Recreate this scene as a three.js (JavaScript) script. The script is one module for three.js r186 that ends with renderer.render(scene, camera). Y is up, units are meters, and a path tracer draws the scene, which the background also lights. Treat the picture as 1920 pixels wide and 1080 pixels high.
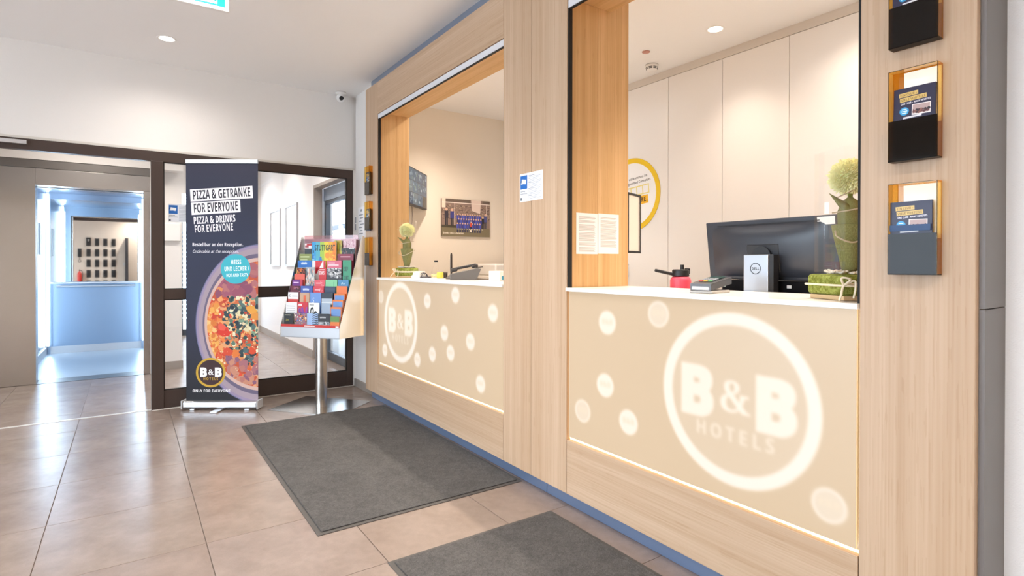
import * as THREE from 'three';
import { RoundedBoxGeometry } from 'three/addons/geometries/RoundedBoxGeometry.js';
import { mergeGeometries } from 'three/addons/utils/BufferGeometryUtils.js';
import { RectAreaLightUniformsLib } from 'three/addons/lights/RectAreaLightUniformsLib.js';

// ---------------------------------------------------------------- camera, sky, exposure
const scene = new THREE.Scene();
const D = Math.PI / 180;
const camera = new THREE.PerspectiveCamera(54.68, 1920 / 1080, 0.05, 100);
camera.rotation.order = 'YXZ';
camera.rotation.set(-0.314 * D, -34.54 * D, 0.07 * D);
camera.position.set(0, 1.235, 0);
camera.setViewOffset(1920, 1080, 0, 38.85, 1920, 1080);   // shift lens
camera.updateProjectionMatrix();
scene.add(camera);
const renderer = new THREE.WebGLRenderer({ antialias: true });
renderer.toneMapping = THREE.LinearToneMapping;
renderer.toneMappingExposure = 1.2;
renderer.shadowMap.enabled = true;
RectAreaLightUniformsLib.init();
scene.background = new THREE.Color(0.72, 0.86, 1.0);       // bright overcast day
scene.backgroundIntensity = 7.5;
const LOBBY_CD = 10.3, DESK_CD = 5.4, HALL_CD = 8.5;           // candela of the downlights
const LOBBY_COL = new THREE.Color(1.0, 0.95, 0.89), DESK_COL = new THREE.Color(1.0, 0.88, 0.75);
const HALL_COL = new THREE.Color(1.0, 0.93, 0.86), LIFT_COL = new THREE.Color(0.62, 0.82, 1.0);
const LIFT_STRIP = 30, PANEL_GLOW = 0.61;

// ---------------------------------------------------------------- helpers
let seed = 7;
const rnd = () => { seed = (seed * 16807) % 2147483647; return (seed - 1) / 2147483646; };
const rr = (a, b) => a + (b - a) * rnd();
const C = (h) => new THREE.Color(h);
const used = {};
const numbered = (n) => { const k = used[n] = (used[n] ?? -1) + 1; return k ? n + '_' + String(k).padStart(3, '0') : n; };
function M(color, roughness = 0.6, more = {}) { return new THREE.MeshStandardMaterial({ color, roughness, ...more }); }
function P(color, roughness, more = {}) { return new THREE.MeshPhysicalMaterial({ color, roughness, ...more }); }
function part(name, geo, mat, parent, label) {
  const m = new THREE.Mesh(geo, mat); m.name = name; m.castShadow = m.receiveShadow = true; parent.add(m);
  if (label) m.userData.label = label; return m;
}
function thing(name, label, category, pos = [0, 0, 0], turn = 0, group) {
  const o = new THREE.Group(); o.name = numbered(name); o.position.set(...pos); o.rotation.y = turn; scene.add(o);
  o.userData = { label, category }; if (group) o.userData.group = group; return o;
}
function single(name, label, category, geo, mat, pos = [0, 0, 0], turn = 0, group) {
  const m = part(numbered(name), geo, mat, scene); m.position.set(...pos); m.rotation.y = turn;
  m.userData = { label, category }; if (group) m.userData.group = group; return m;
}
function copy(src, pos, turn, label, group) {
  const o = src.clone(); o.name = numbered(src.name.replace(/_\d{3}$/, '')); o.position.set(...pos); o.rotation.y = turn;
  o.userData = { ...src.userData, label }; if (group) o.userData.group = group; scene.add(o); return o;
}
function struct(name, geo, mat) { const m = part(name, geo, mat, scene); m.userData.kind = 'structure'; return m; }
function structGroup(name) { const g = new THREE.Group(); g.name = name; g.userData.kind = 'structure'; scene.add(g); return g; }
// box from two corners, uv in metres; grain = axis that the texture's v runs along
function slab(x0, x1, y0, y1, z0, z1, { r = 0, grain = 'y', du = 0, dv = 0 } = {}) {
  const w = x1 - x0, h = y1 - y0, d = z1 - z0;
  let g = r ? new RoundedBoxGeometry(w, h, d, 2, Math.min(r, w / 2.01, h / 2.01, d / 2.01)) : new THREE.BoxGeometry(w, h, d);
  if (g.index === null) { /* as built */ }
  g.translate((x0 + x1) / 2, (y0 + y1) / 2, (z0 + z1) / 2);
  const p = g.attributes.position, n = g.attributes.normal, uv = g.attributes.uv;
  for (let i = 0; i < p.count; i++) {
    const a = [Math.abs(n.getX(i)), Math.abs(n.getY(i)), Math.abs(n.getZ(i))], k = a.indexOf(Math.max(...a));
    const q = { x: p.getX(i), y: p.getY(i), z: p.getZ(i) };
    const ax = ['z', 'y', 'z'], o = k === 0 ? ['z', 'y'] : k === 1 ? ['x', 'z'] : ['x', 'y'];
    const v = o.includes(grain) ? grain : o[1], u = o.find((e) => e !== v);
    uv.setXY(i, q[u] + du, q[v] + dv);
  }
  return g;
}
const box = (w, h, d, x = 0, y = 0, z = 0, r = 0) => slab(x - w / 2, x + w / 2, y - h / 2, y + h / 2, z - d / 2, z + d / 2, { r });
function merge(list) {
  return mergeGeometries(list.map((g) => { const q = g.index ? g.toNonIndexed() : g.clone(); for (const k of Object.keys(q.attributes)) if (!['position', 'normal', 'uv'].includes(k)) q.deleteAttribute(k); q.clearGroups?.(); return q; }));
}
const lathe = (pts, seg = 32) => new THREE.LatheGeometry(pts.map(([x, y]) => new THREE.Vector2(x, y)), seg);
const tube = (pts, r, seg = 40, rs = 8) => new THREE.TubeGeometry(new THREE.CatmullRomCurve3(pts.map((p) => new THREE.Vector3(...p))), seg, r, rs);
const cyl = (r0, r1, h, x = 0, y = 0, z = 0, s = 24) => new THREE.CylinderGeometry(r0, r1, h, s).translate(x, y, z);
// textures
function canvas(w, h, draw, { blur = 0 } = {}) {
  const c = document.createElement('canvas'); c.width = w; c.height = h; const g = c.getContext('2d'); draw(g, w, h);
  let out = c;
  if (blur) { out = document.createElement('canvas'); out.width = w; out.height = h; const q = out.getContext('2d'); q.drawImage(c, 0, 0); q.filter = `blur(${blur}px)`; q.drawImage(c, 0, 0); }
  const t = new THREE.CanvasTexture(out); t.colorSpace = THREE.SRGBColorSpace; t.magFilter = THREE.LinearFilter; t.anisotropy = 8; return t;
}
const lat = (() => { const t = []; for (let i = 0; i < 65536; i++) t.push(rnd()); return t; })();
function vnoise(x, y, px, py) {            // tileable value noise with periods px, py
  const xi = Math.floor(x), yi = Math.floor(y), fx = x - xi, fy = y - yi, s = (t) => t * t * (3 - 2 * t);
  const L = (a, b) => lat[((((a % px) + px) % px) * 193 + (((b % py) + py) % py) * 1571 + px * 7) & 65535];
  const u = s(fx), v = s(fy);
  return (L(xi, yi) * (1 - u) + L(xi + 1, yi) * u) * (1 - v) + (L(xi, yi + 1) * (1 - u) + L(xi + 1, yi + 1) * u) * v;
}
function dataTex(w, h, fn, mu, mv, srgb = true) {    // mu, mv: metres covered
  const d = new Uint8Array(w * h * 4);
  for (let y = 0; y < h; y++) for (let x = 0; x < w; x++) { const c = fn(x / w, y / h); const i = (y * w + x) * 4; d[i] = c[0]; d[i + 1] = c[1]; d[i + 2] = c[2]; d[i + 3] = 255; }
  const t = new THREE.DataTexture(d, w, h); t.wrapS = t.wrapT = THREE.RepeatWrapping; t.magFilter = THREE.LinearFilter; t.minFilter = THREE.LinearMipmapLinearFilter; t.generateMipmaps = true;
  t.repeat.set(1 / mu, 1 / mv); if (srgb) t.colorSpace = THREE.SRGBColorSpace; t.needsUpdate = true; return t;
}
const clampB = (v) => Math.max(0, Math.min(255, v));
function woodTex(base, k) {
  return dataTex(512, 512, (u, v) => {
    const s = vnoise(u * 24, v * 2, 24, 2), f = vnoise(u * 150, v * 5, 150, 5), p = vnoise(u * 256, v * 24, 256, 24), big = vnoise(u * 5, v * 1, 5, 1);
    const d = (s - 0.5) * 16 * k + (f - 0.5) * 15 * k + (p > 0.8 ? -8 * k : 0) + (big - 0.5) * 10 * k;
    return base.map((b, i) => clampB(b + d * [0.85, 1, 1.15][i]));
  }, 0.7, 2.4);
}
const mottle = (base, amp, n, m, fine = 0.4) => dataTex(256, 256, (u, v) => {
  const a = vnoise(u * n, v * n, n, n), b = vnoise(u * n * 4, v * n * 4, n * 4, n * 4), c = rnd();
  const d = ((a - 0.5) + (b - 0.5) * 0.6 + (c - 0.5) * fine) * amp; return base.map((q) => clampB(q + d));
}, m, m);
const bumpTex = (n, m) => dataTex(256, 256, (u, v) => { const q = 255 * (0.6 * vnoise(u * n, v * n, n, n) + 0.4 * vnoise(u * n * 3, v * n * 3, n * 3, n * 3)); return [q, q, q]; }, m, m, false);

// ---------------------------------------------------------------- materials
const wood = new THREE.MeshStandardMaterial({ map: woodTex([193, 163, 134], 0.85), roughness: 0.5 });
const woodLining = new THREE.MeshStandardMaterial({ map: woodTex([212, 168, 114], 1), roughness: 0.5 });  // same wood as the front, warm office light put into its colour
const wallM = M(0xe9e4df, 0.85, { bumpMap: bumpTex(48, 0.3), bumpScale: 0.0004 });
const ceilM = M(0xf7f4f2, 0.9);
const roomWallM = M(0xeee3d4, 0.85);
const cabinetM = M(0xf3ece4, 0.55);
const whiteM = M(0xf1eeea, 0.4);
const counterM = P(0xf6f2ec, 0.28, { clearcoat: 0.3, clearcoatRoughness: 0.2 });
const tileMats = [0, 1, 2].map((i) => M([0xffffff, 0xf8f6f4, 0xfbfaf6][i], 0.25, { map: mottle([145, 130, 121], 11, 9, 0.9) , roughnessMap: null }));
const groutM = M(0x6c5f57, 0.9);
const skirtM = M(0x9b9189, 0.6);
const plinthM = M(0x8295b6, 0.38, { metalness: 0.5 });  // grey metal, its blue daylight reflection put into the base colour
const steelM = M(0xc6c1bc, 0.26, { metalness: 1 });
const steelDark = M(0x8f8a86, 0.36, { metalness: 1 });
const liftM = M(0xa9b8ca, 0.28, { metalness: 0.85 });
const aluM = M(0xd2d2d4, 0.35, { metalness: 0.9 });
const barM = M(0xe6e9f0, 0.3, { metalness: 0.25 });
const satin = M(0xc9c7c4, 0.18, { metalness: 1 });
const frameM = M(0x4a3d38, 0.4, { metalness: 0.35 });
const gasketM = M(0x15110f, 0.7);
const blackM = M(0x18181b, 0.45);
const paperM = M(0xf4f2ef, 0.8);
const glassM = P(0xffffff, 0.0, { transmission: 1, thickness: 0, ior: 1.45 });
const mirrorM = M(0xe6e9ea, 0.02, { metalness: 1 });
const acrylicM = P(0xffffff, 0.0, { specularIntensity: 0.45, transmission: 1, thickness: 0, ior: 1.45 });
const amberM = P(0xfde8ac, 0.04, { transmission: 1, thickness: 0, ior: 1.45, side: THREE.DoubleSide });
const inkM = M(0x141317, 0.6);
const smokeM = P(0x74675d, 0.04, { specularIntensity: 0.5, transmission: 0.96, thickness: 0, ior: 1.45 });
function print(tex, rough = 0.55, more = {}) { return new THREE.MeshStandardMaterial({ map: tex, roughness: rough, ...more }); }
// thin printed card facing +z, base at y = 0
function cardGeo(w, h, t = 0.001) { return new THREE.BoxGeometry(w, h, t).translate(0, h / 2, t / 2); }
const cardMats = (mat, edge = paperM) => [edge, edge, edge, edge, mat, edge];
const facing = -Math.PI / 2;       // turns a card's +z to -x (the lobby side of the reception front)

// ================================================================ SETTING
const H = 2.93;
// ---- floor: grout bed and tiles on a 0.604 m grid
{
  const floor = structGroup('floor');
  part('screed', merge([slab(-4.3, 2.0, -0.12, -0.004, -5.6, 1.7), slab(-2.5, 2.25, -0.12, -0.004, -11.3, -5.6)]), groutM, floor);
  const cells = {};
  const tile = (x0, x1, z0, z1) => {
    const k = [x1 - x0, z1 - z0].map((q) => q.toFixed(3)).join();
    const g = cells[k] ??= [0, 1, 2].map((j) => slab(0, x1 - x0, 0, 0.006, 0, z1 - z0, { r: 0.0012, du: j * 0.37, dv: j * 0.61 }));
    const j = Math.floor(rnd() * 3), m = part('tile', g[j], tileMats[j], floor); m.position.set(x0, -0.006, z0);
  };
  const area = (ax0, ax1, az0, az1) => {
    for (let i = -8; i < 5; i++) for (let k = -14; k < 9; k++) {
      const x0 = 0.281 + i * 0.604, z0 = -3.393 + k * 0.604;
      const a = Math.max(x0 + 0.0015, ax0), b = Math.min(x0 + 0.6025, ax1), c = Math.max(z0 + 0.0015, az0), d = Math.min(z0 + 0.6025, az1);
      if (b - a > 0.02 && d - c > 0.02) tile(a, b, c, d);
    }
  };
  area(-4.2, 1.9, -5.585, 1.55); area(-2.4, 0.2, -7.43, -5.615); area(0.2, 2.0, -7.65, -5.615); area(0.52, 2.0, -11.1, -7.65);
  struct('floor_office', slab(1.9, 4.1, -0.12, 0, -5.6, -0.3), M(0x8d8782, 0.7));
}
// ---- ceilings
struct('ceiling', slab(-4.3, 4.1, H, H + 0.12, -11.3, 1.7), ceilM);
{ const s = part('ceiling_seam', slab(0, 0.6, 0, 0.002, 0, 0.004), M(0xc9c2bb, 0.9), scene.getObjectByName('ceiling')); s.position.set(3.13, H - 0.0015, -3.03); s.rotation.y = 1.1; }
// ---- walls of the lobby
struct('wall_back', merge([slab(-4.2, 2.0, 2.185, H, -5.66, -5.6), slab(-4.2, -1.5, 0, 2.185, -5.66, -5.6), slab(1.876, 2.0, 0, 2.185, -5.66, -5.56)]), wallM);
struct('trim_1', slab(-1.5, 1.9, 2.185, 2.205, -5.6, -5.585, { r: 0.002 }), M(0xd9d2c8, 0.6));
struct('wall_right', slab(1.9, 2.0, 0, H, -5.56, -5.021), wallM);
struct('baseboard_right', slab(1.885, 1.9, 0, 0.075, -5.56, -5.021), skirtM);
struct('wall_side', slab(2.0, 2.1, 0, H, -0.507, 1.7), M(0xefecea, 0.9, { bumpMap: bumpTex(60, 0.16), bumpScale: 0.0008 }));
struct('wall_rear', slab(-4.3, 2.1, 0, H, 1.55, 1.7), M(0xd9c8b8, 0.85));
{ // window wall on the street side, outside the frame: mullioned shopfront
  struct('wall_left', merge([slab(-4.3, -4.2, 0, 0.12, -5.66, 1.7), slab(-4.3, -4.2, 2.5, H, -5.66, 1.7), slab(-4.3, -4.2, 0.12, 2.5, -5.66, -4.6), slab(-4.3, -4.2, 0.12, 2.5, 0.9, 1.7)]), wallM);
  const w = structGroup('window_1');
  for (let i = 0; i < 5; i++) { const z = -4.6 + i * 1.375; part('mullion', slab(-4.28, -4.22, 0.12, 2.5, z - 0.03, z + 0.03), frameM, w); if (i < 4) part('pane', slab(-4.254, -4.246, 0.12, 2.5, z + 0.03, z + 1.345), glassM, w); }
}
// ---- glazed partition with the open passage (door 1)
{
  const d = structGroup('door_1');
  part('header', slab(-1.5, 1.876, 2.1, 2.183, -5.63, -5.57, { r: 0.002 }), frameM, d);
  part('post', slab(0.155, 0.245, 0, 2.1, -5.64, -5.56, { r: 0.003 }), frameM, d);
  part('post', slab(1.812, 1.876, 0, 2.1, -5.63, -5.57, { r: 0.002 }), frameM, d);
  part('rail', slab(0.245, 1.812, 0.006, 0.158, -5.63, -5.57, { r: 0.002 }), frameM, d);
  part('rail', slab(0.245, 1.812, 0.932, 1.017, -5.63, -5.57, { r: 0.002 }), frameM, d);
  for (const [a, b] of [[0.158, 0.932], [1.017, 2.1]]) {
    part('pane', slab(0.25, 1.807, a, b, -5.603, -5.597), glassM, d);
    part('glazing_bead', merge([slab(0.245, 1.812, a, a + 0.008, -5.59, -5.572), slab(0.245, 1.812, b - 0.008, b, -5.59, -5.572), slab(0.245, 0.253, a, b, -5.59, -5.572), slab(1.804, 1.812, a, b, -5.59, -5.572)]), gasketM, d);
  }
  part('sill_strip', slab(0.16, 1.876, 0, 0.006, -5.585, -5.555), M(0xd8cfc6, 0.4), d, 'pale strip under the glazing');
  part('threshold', slab(-1.5, 0.16, -0.004, 0.003, -5.614, -5.586), M(0xf0ece8, 0.25, { metalness: 0.3 }), d, 'bright threshold strip');
  part('door_rail', slab(-1.5, -0.63, 2.135, 2.165, -5.57, -5.53, { r: 0.004 }), aluM, d, 'pale door track end');
}
// ---- hall behind the partition: lift front, corridor
struct('wall_hall_left', slab(-2.5, -2.4, 0, H, -7.6, -5.66), wallM);
struct('wall_lift', slab(-2.4, 0.52, 2.3, H, -7.6, -7.44), wallM);
struct('wall_shaft', merge([slab(0.2, 0.52, 0, H, -7.8, -7.65), slab(0.42, 0.52, 0, H, -11.1, -7.8), slab(0.2, 0.21, 0, 2.3, -7.65, -7.44)]), wallM);
struct('baseboard_shaft', slab(0.21, 0.53, 0, 0.09, -7.65, -7.635), skirtM);
struct('wall_corridor', merge([slab(2.0, 2.25, 0, H, -11.1, -7.5), slab(2.0, 2.25, 2.26, H, -7.5, -5.95), slab(2.0, 2.25, 0, H, -5.95, -5.66)]), M(0xeceaea, 0.85));
struct('baseboard_corridor', merge([slab(1.985, 2.0, 0, 0.1, -11.1, -7.5)]), skirtM);
struct('wall_corridor_end', merge([slab(0.42, 0.7, 0, H, -11.2, -11.1), slab(1.75, 2.25, 0, H, -11.2, -11.1), slab(0.7, 1.75, 2.45, H, -11.2, -11.1)]), wallM);
struct('trim_2', merge([slab(1.995, 2.1, 0, 2.26, -7.5, -7.46), slab(1.995, 2.1, 2.22, 2.26, -7.46, -5.95)]), M(0x9a8e86, 0.6));
function glazedDoor(name, w, x, z, turn) {
  const g = structGroup(name); g.position.set(x, 0, z); g.rotation.y = turn; const fm = M(0x4c5560, 0.4, { metalness: 0.4 });
  part('frame', merge([slab(-w / 2, w / 2, 2.02, 2.06, -0.03, 0.03), slab(-w / 2, -w / 2 + 0.07, 0, 2.02, -0.03, 0.03), slab(w / 2 - 0.07, w / 2, 0, 2.02, -0.03, 0.03), slab(-w / 2, w / 2, 0, 0.1, -0.03, 0.03)]), fm, g);
  part('blind_box', slab(-w / 2, w / 2, 2.06, 2.22, -0.04, 0.04), M(0x8b98a8, 0.5, { metalness: 0.3 }), g);
  part('pane', slab(-w / 2 + 0.07, w / 2 - 0.07, 0.1, 2.02, -0.004, 0.004), glassM, g);
  return g;
}
glazedDoor('door_2', 1.5, 2.16, -6.71, -Math.PI / 2);
glazedDoor('window_2', 1.05, 1.225, -11.15, 0);
{ // slatted screen outside the corridor doors
  const s = thing('slatted_screen', 'pale horizontal slat screen outside the corridor door', 'fence', [3.3, 0, -8.2], 0);
  for (let i = 0; i < 20; i++) part('slat', slab(-0.015, 0.015, 0.2 + i * 0.085, 0.255 + i * 0.085, -5, 2.3), M(0xdfe6ee, 0.6), s);
  for (const z of [-4.8, -2.4, -0.1, 2.25]) part('post', slab(0.015, 0.055, 0, 1.98, z - 0.02, z + 0.02), M(0x707884, 0.5), s);
  part('cap_rail', slab(-0.03, 0.06, 1.9, 1.98, -5, 2.3), M(0x5f6b79, 0.5), s);
  const e = thing('slatted_screen', 'pale horizontal slat screen outside the far end of the corridor', 'fence', [1.0, 0, -12.6], 0);
  for (let i = 0; i < 20; i++) part('slat', slab(-2.3, 2.2, 0.2 + i * 0.085, 0.255 + i * 0.085, -0.015, 0.015), M(0xdfe6ee, 0.6), e);
  for (const x of [-2.2, 0, 2.15]) part('post', slab(x - 0.02, x + 0.02, 0, 1.98, -0.055, -0.015), M(0x707884, 0.5), e);
}
struct('ground_outside', slab(-9, 9, -0.3, -0.13, -16, 4), M(0x9fa0a0, 0.9));

// ---- office behind the counter
struct('wall_office_end', slab(2.0, 4.1, 0, H, -5.6, -5.49), roomWallM);
struct('wall_office_back', slab(3.91, 4.1, 0, H, -5.49, -0.3), roomWallM);
struct('wall_office_near', slab(2.1, 4.1, 0, H, -0.4, -0.3), roomWallM);
// ================================================================ RECEPTION FRONT
{
  const f = thing('reception_front', 'long light wood reception front with two framed service openings', 'reception front');
  // carcass (core behind the boards)
  part('carcass', merge([slab(1.836, 2.09, 0.083, 2.84, -5.02, -4.745), slab(1.836, 2.09, 2.58, 2.84, -4.745, -0.507), slab(1.836, 2.225, 0.083, 2.58, -2.7, -2.165), slab(1.836, 2.09, 0.083, 2.58, -0.765, -0.507)]), M(0xc9b8a4, 0.8), f);
  const bd = (y0, y1, z0, z1, grain) => part('wood_panel', slab(1.81, 1.835, y0, y1, z0 + 0.0012, z1 - 0.0012, { r: 0.0015, grain, du: rr(0, 2), dv: rr(0, 2) }), wood, f);
  bd(0.083, 2.84, -5.02, -4.723, 'y');
  bd(2.56, 2.84, -4.723, -2.72, 'z'); bd(0.083, 0.354, -4.723, -2.72, 'z');
  bd(0.083, 2.84, -2.72, -2.445, 'y'); bd(0.083, 2.84, -2.445, -2.145, 'y');
  bd(2.56, 2.84, -2.145, -0.787, 'z'); bd(0.083, 0.354, -2.145, -0.787, 'z');
  bd(0.083, 2.84, -0.787, -0.507, 'y');
  const ln = (name, a, grain) => part(name, slab(...a, { grain, r: 0.001, du: rr(0, 2), dv: rr(0, 2) }), woodLining, f);
  ln('jamb_lining', [1.838, 2.11, 1.118, 2.57, -4.743, -4.723], 'y');
  ln('jamb_lining', [1.838, 2.11, 1.118, 2.57, -2.72, -2.7], 'y');
  ln('jamb_lining', [1.838, 2.018, 1.118, 2.57, -2.165, -2.145], 'y'); ln('jamb_lining', [2.019, 2.245, 1.118, H, -2.165, -2.145], 'y');
  ln('jamb_lining', [1.838, 2.11, 1.118, 2.57, -0.787, -0.767], 'y');
  ln('pillar_lining', [2.225, 2.245, 0.083, H, -2.72, -2.165], 'y');
  ln('soffit_lining', [1.838, 2.11, 2.57, 2.59, -4.723, -2.72], 'z'); ln('soffit_lining', [1.838, 2.11, 2.57, 2.59, -2.145, -0.787], 'z');
  ln('back_lining', [2.09, 2.11, 2.59, H, -5.02, -2.245], 'z'); ln('back_lining', [2.09, 2.11, 2.59, H, -2.145, -0.507], 'z');
  ln('back_lining', [2.09, 2.11, 0, 2.59, -5.02, -4.743], 'y'); ln('back_lining', [2.09, 2.11, 0, 2.59, -0.767, -0.507], 'y');
  // plinth below and shadow gap above
  for (const [z0, z1] of [[-5.0, -2.372], [-2.368, -0.52]]) part('plinth', slab(1.863, 1.9, 0, 0.083, z0, z1), plinthM, f, 'grey metal plinth with reflected blue daylight put into its colour');
  part('shadow_gap', slab(1.863, 2.09, 2.84, H, -5.02, -0.507), M(0x8d97a8, 0.4, { metalness: 0.4 }), f, 'grey metal strip under the ceiling with blue daylight put into its colour');  // bluish daylight on this strip is put into its colour
  // roller shutter end bars and guides
  part('shutter_bar', slab(1.813, 1.834, 2.516, 2.556, -4.72, -2.722, { r: 0.003 }), barM, f); part('shutter_bar', slab(1.813, 1.834, 2.516, 2.556, -2.142, -0.79, { r: 0.003 }), barM, f);
  for (const [z0, z1] of [[-4.723, -4.715], [-2.728, -2.72], [-2.145, -2.137], [-0.795, -0.787]]) part('shutter_guide', slab(1.816, 1.838, 1.118, 2.53, z0, z1), gasketM, f);
  part('shutter_seal', slab(1.816, 1.83, 2.511, 2.516, -4.72, -2.722), gasketM, f); part('shutter_seal', slab(1.816, 1.83, 2.511, 2.516, -2.142, -0.79), gasketM, f);
  // grey end panels at the near end
  const eg = M(0x77716e, 0.5, { metalness: 0.2 });
  part('end_panel', slab(1.834, 2.0, 0, 1.117, -0.507, -0.495), eg, f, 'grey end panel'); part('end_panel', slab(1.834, 2.0, 1.12, H, -0.507, -0.495), eg, f, 'grey end panel');
}
// ---- the two counters with back-lit glass fronts
function drawBB(g, cx, cy, s, o) {          // s: pixels per metre-of-logo; ring radius 0.324
  g.lineWidth = 0.048 * s; g.strokeStyle = o.ring; if (o.fill) { g.fillStyle = o.fill; g.beginPath(); g.arc(cx, cy, 0.3 * s, 0, 7); g.fill(); }
  g.beginPath(); g.arc(cx, cy, 0.301 * s, 0, 7); g.stroke();
  g.fillStyle = g.strokeStyle = o.text; g.textAlign = 'center'; g.textBaseline = 'alphabetic'; g.lineJoin = 'miter';
  g.font = `bold ${0.262 * s}px sans-serif`; g.lineWidth = 0.02 * s;
  for (const dx of [-0.162, 0.162]) { g.fillText('B', cx + dx * s, cy + 0.088 * s); g.strokeText('B', cx + dx * s, cy + 0.088 * s); }
  g.font = `bold ${0.165 * s}px serif`; g.fillText('&', cx + 0.005 * s, cy + 0.05 * s);
  g.fillStyle = o.sub ?? o.text; g.font = `bold ${0.074 * s}px sans-serif`; g.letterSpacing = `${0.012 * s}px`; g.fillText('HOTELS', cx + 0.006 * s, cy + 0.163 * s); g.letterSpacing = '0px';
}
function panelTex(z0, z1, ring, dots, ppm, inner) {
  const w = Math.round((z1 - z0) * ppm), h = Math.round(0.745 * ppm), X = (z) => (z - z0) * ppm, Y = (y) => (1.1 - y) * ppm;
  return canvas(w, h, (g) => {
    g.fillStyle = '#cbaf88'; g.fillRect(0, 0, w, h);
    g.fillStyle = inner; g.beginPath(); g.arc(X(ring[0]), Y(ring[1]), 0.3 * ppm, 0, 7); g.fill();
    drawBB(g, X(ring[0]), Y(ring[1]), ppm * ring[2] / 0.324, { ring: '#fff6ec', text: '#fff3e6', sub: '#efe0cc' });
    for (const [z, y, k] of dots) {
      g.fillStyle = k ? '#e6d6c0' : '#fff3e6'; g.beginPath(); g.arc(X(z), Y(y), 0.056 * ppm, 0, 7); g.fill();
      g.strokeStyle = '#fff6ec'; g.lineWidth = 0.008 * ppm; g.beginPath(); g.arc(X(z), Y(y), 0.052 * ppm, 0, 7); g.stroke();
      g.fillStyle = '#eddcc2'; g.font = `bold ${0.036 * ppm}px sans-serif`; g.textAlign = 'center'; g.fillText('B&B', X(z), Y(y) + 0.008 * ppm);
    }
  }, { blur: 2.2 });
}
function counter(label, z0, z1, tex) {
  const t = thing('counter', label, 'counter', [0, 0, 0]);
  part('countertop', slab(1.8, 2.25, 1.1, 1.118, z0 + 0.0015, z1 - 0.0015, { r: 0.002 }), counterM, t);
  part('body', slab(1.866, 2.22, 0.09, 1.1, z0 + 0.002, z1 - 0.002), whiteM, t);
  const g = new THREE.PlaneGeometry(z1 - z0 - 0.02, 0.729); g.rotateY(facing); g.translate(1.8175, 0.7355, (z0 + z1) / 2);
  part('glass_panel', slab(1.818, 1.826, 0.371, 1.1, z0 + 0.01, z1 - 0.01), P(0xe8d9c0, 0.35), t, 'frosted glass front');
  part('lit_sign', g, new THREE.MeshStandardMaterial({ color: 0x8f8172, roughness: 0.3, emissive: 0xffffff, emissiveMap: tex, emissiveIntensity: PANEL_GLOW }), t, 'back-lit logo and dots');
  part('led_edge', merge([slab(1.832, 1.838, 0.355, 0.362, z0 + 0.002, z1 - 0.002), slab(1.832, 1.838, 0.362, 1.1, z0 + 0.001, z0 + 0.008), slab(1.832, 1.838, 0.362, 1.1, z1 - 0.008, z1 - 0.001)]), new THREE.MeshStandardMaterial({ color: 0xfff0d0, emissive: 0xffdca8, emissiveIntensity: 2.4 }), t, 'glowing light strip round the glass');
  const L = new THREE.RectAreaLight(C(0xffe2bd), 0.12, z1 - z0 - 0.04, 0.7); L.position.set(1.8, 0.735, (z0 + z1) / 2); L.lookAt(0, 0.735, (z0 + z1) / 2); scene.add(L);
  return t;
}
counter('far white counter over a glowing front with many small dots', -4.723, -2.72, panelTex(-4.723, -2.72, [-4.252, 0.754, 0.335],
  [[-4.669, 0.946, 1], [-3.744, 0.959], [-3.31, 1.024], [-2.835, 0.935], [-3.471, 0.745], [-3.108, 0.725], [-4.579, 0.479], [-3.661, 0.567], [-3.38, 0.614], [-3.918, 0.489], [-2.98, 0.468]], 300, '#d6bf9e'));
counter('near white counter over a glowing front with a large round logo', -2.145, -0.787, panelTex(-2.145, -0.787, [-1.213, 0.734, 0.324],
  [[-1.872, 0.963], [-1.567, 1.026, 1], [-1.885, 0.665], [-2.042, 0.509, 1], [-1.737, 0.525], [-0.868, 0.461, 1]], 400, '#d4bd9e'));

// ---- wardrobe wall in the office
{
  const t = thing('tall_cabinet', 'wall of tall flush cream cabinet doors behind the monitor', 'cabinet');
  part('filler', slab(3.875, 3.91, 2.865, H, -5.48, -0.41), M(0xded4c8, 0.7), t, 'filler strip under the ceiling');
  part('carcass', slab(3.895, 3.908, 0.0, 2.865, -5.48, -0.41), blackM, t);
  const seams = [-5.37, -4.834, -4.298, -3.762, -3.227, -2.691, -2.15, -1.614, -1.078, -0.542];
  for (let i = 0; i < seams.length - 1; i++) {
    const d = part('door', slab(3.87, 3.89, 0.06, 2.86, seams[i] + 0.002, seams[i + 1] - 0.002, { r: 0.001 }), cabinetM, t);
    if (i === 3) part('handle', merge([slab(3.845, 3.852, 1.12, 1.24, seams[i] + 0.06, seams[i] + 0.072), slab(3.845, 3.87, 1.12, 1.13, seams[i] + 0.06, seams[i] + 0.072), slab(3.845, 3.87, 1.23, 1.24, seams[i] + 0.06, seams[i] + 0.072)]), aluM, d);
  }
  part('toe_kick', slab(3.885, 3.908, 0, 0.06, -5.37, -0.542), blackM, t);
}
// ---- work desk behind the counters
{
  const t = thing('work_desk', 'long white office desk behind the reception counters', 'desk');
  part('desktop', slab(2.26, 2.95, 0.885, 0.91, -4.7, -0.6, { r: 0.003 }), whiteM, t);
  for (const z of [-4.66, -2.65, -0.64]) part('leg', slab(2.28, 2.93, 0, 0.885, z - 0.015, z + 0.015), whiteM, t);
}

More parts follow.
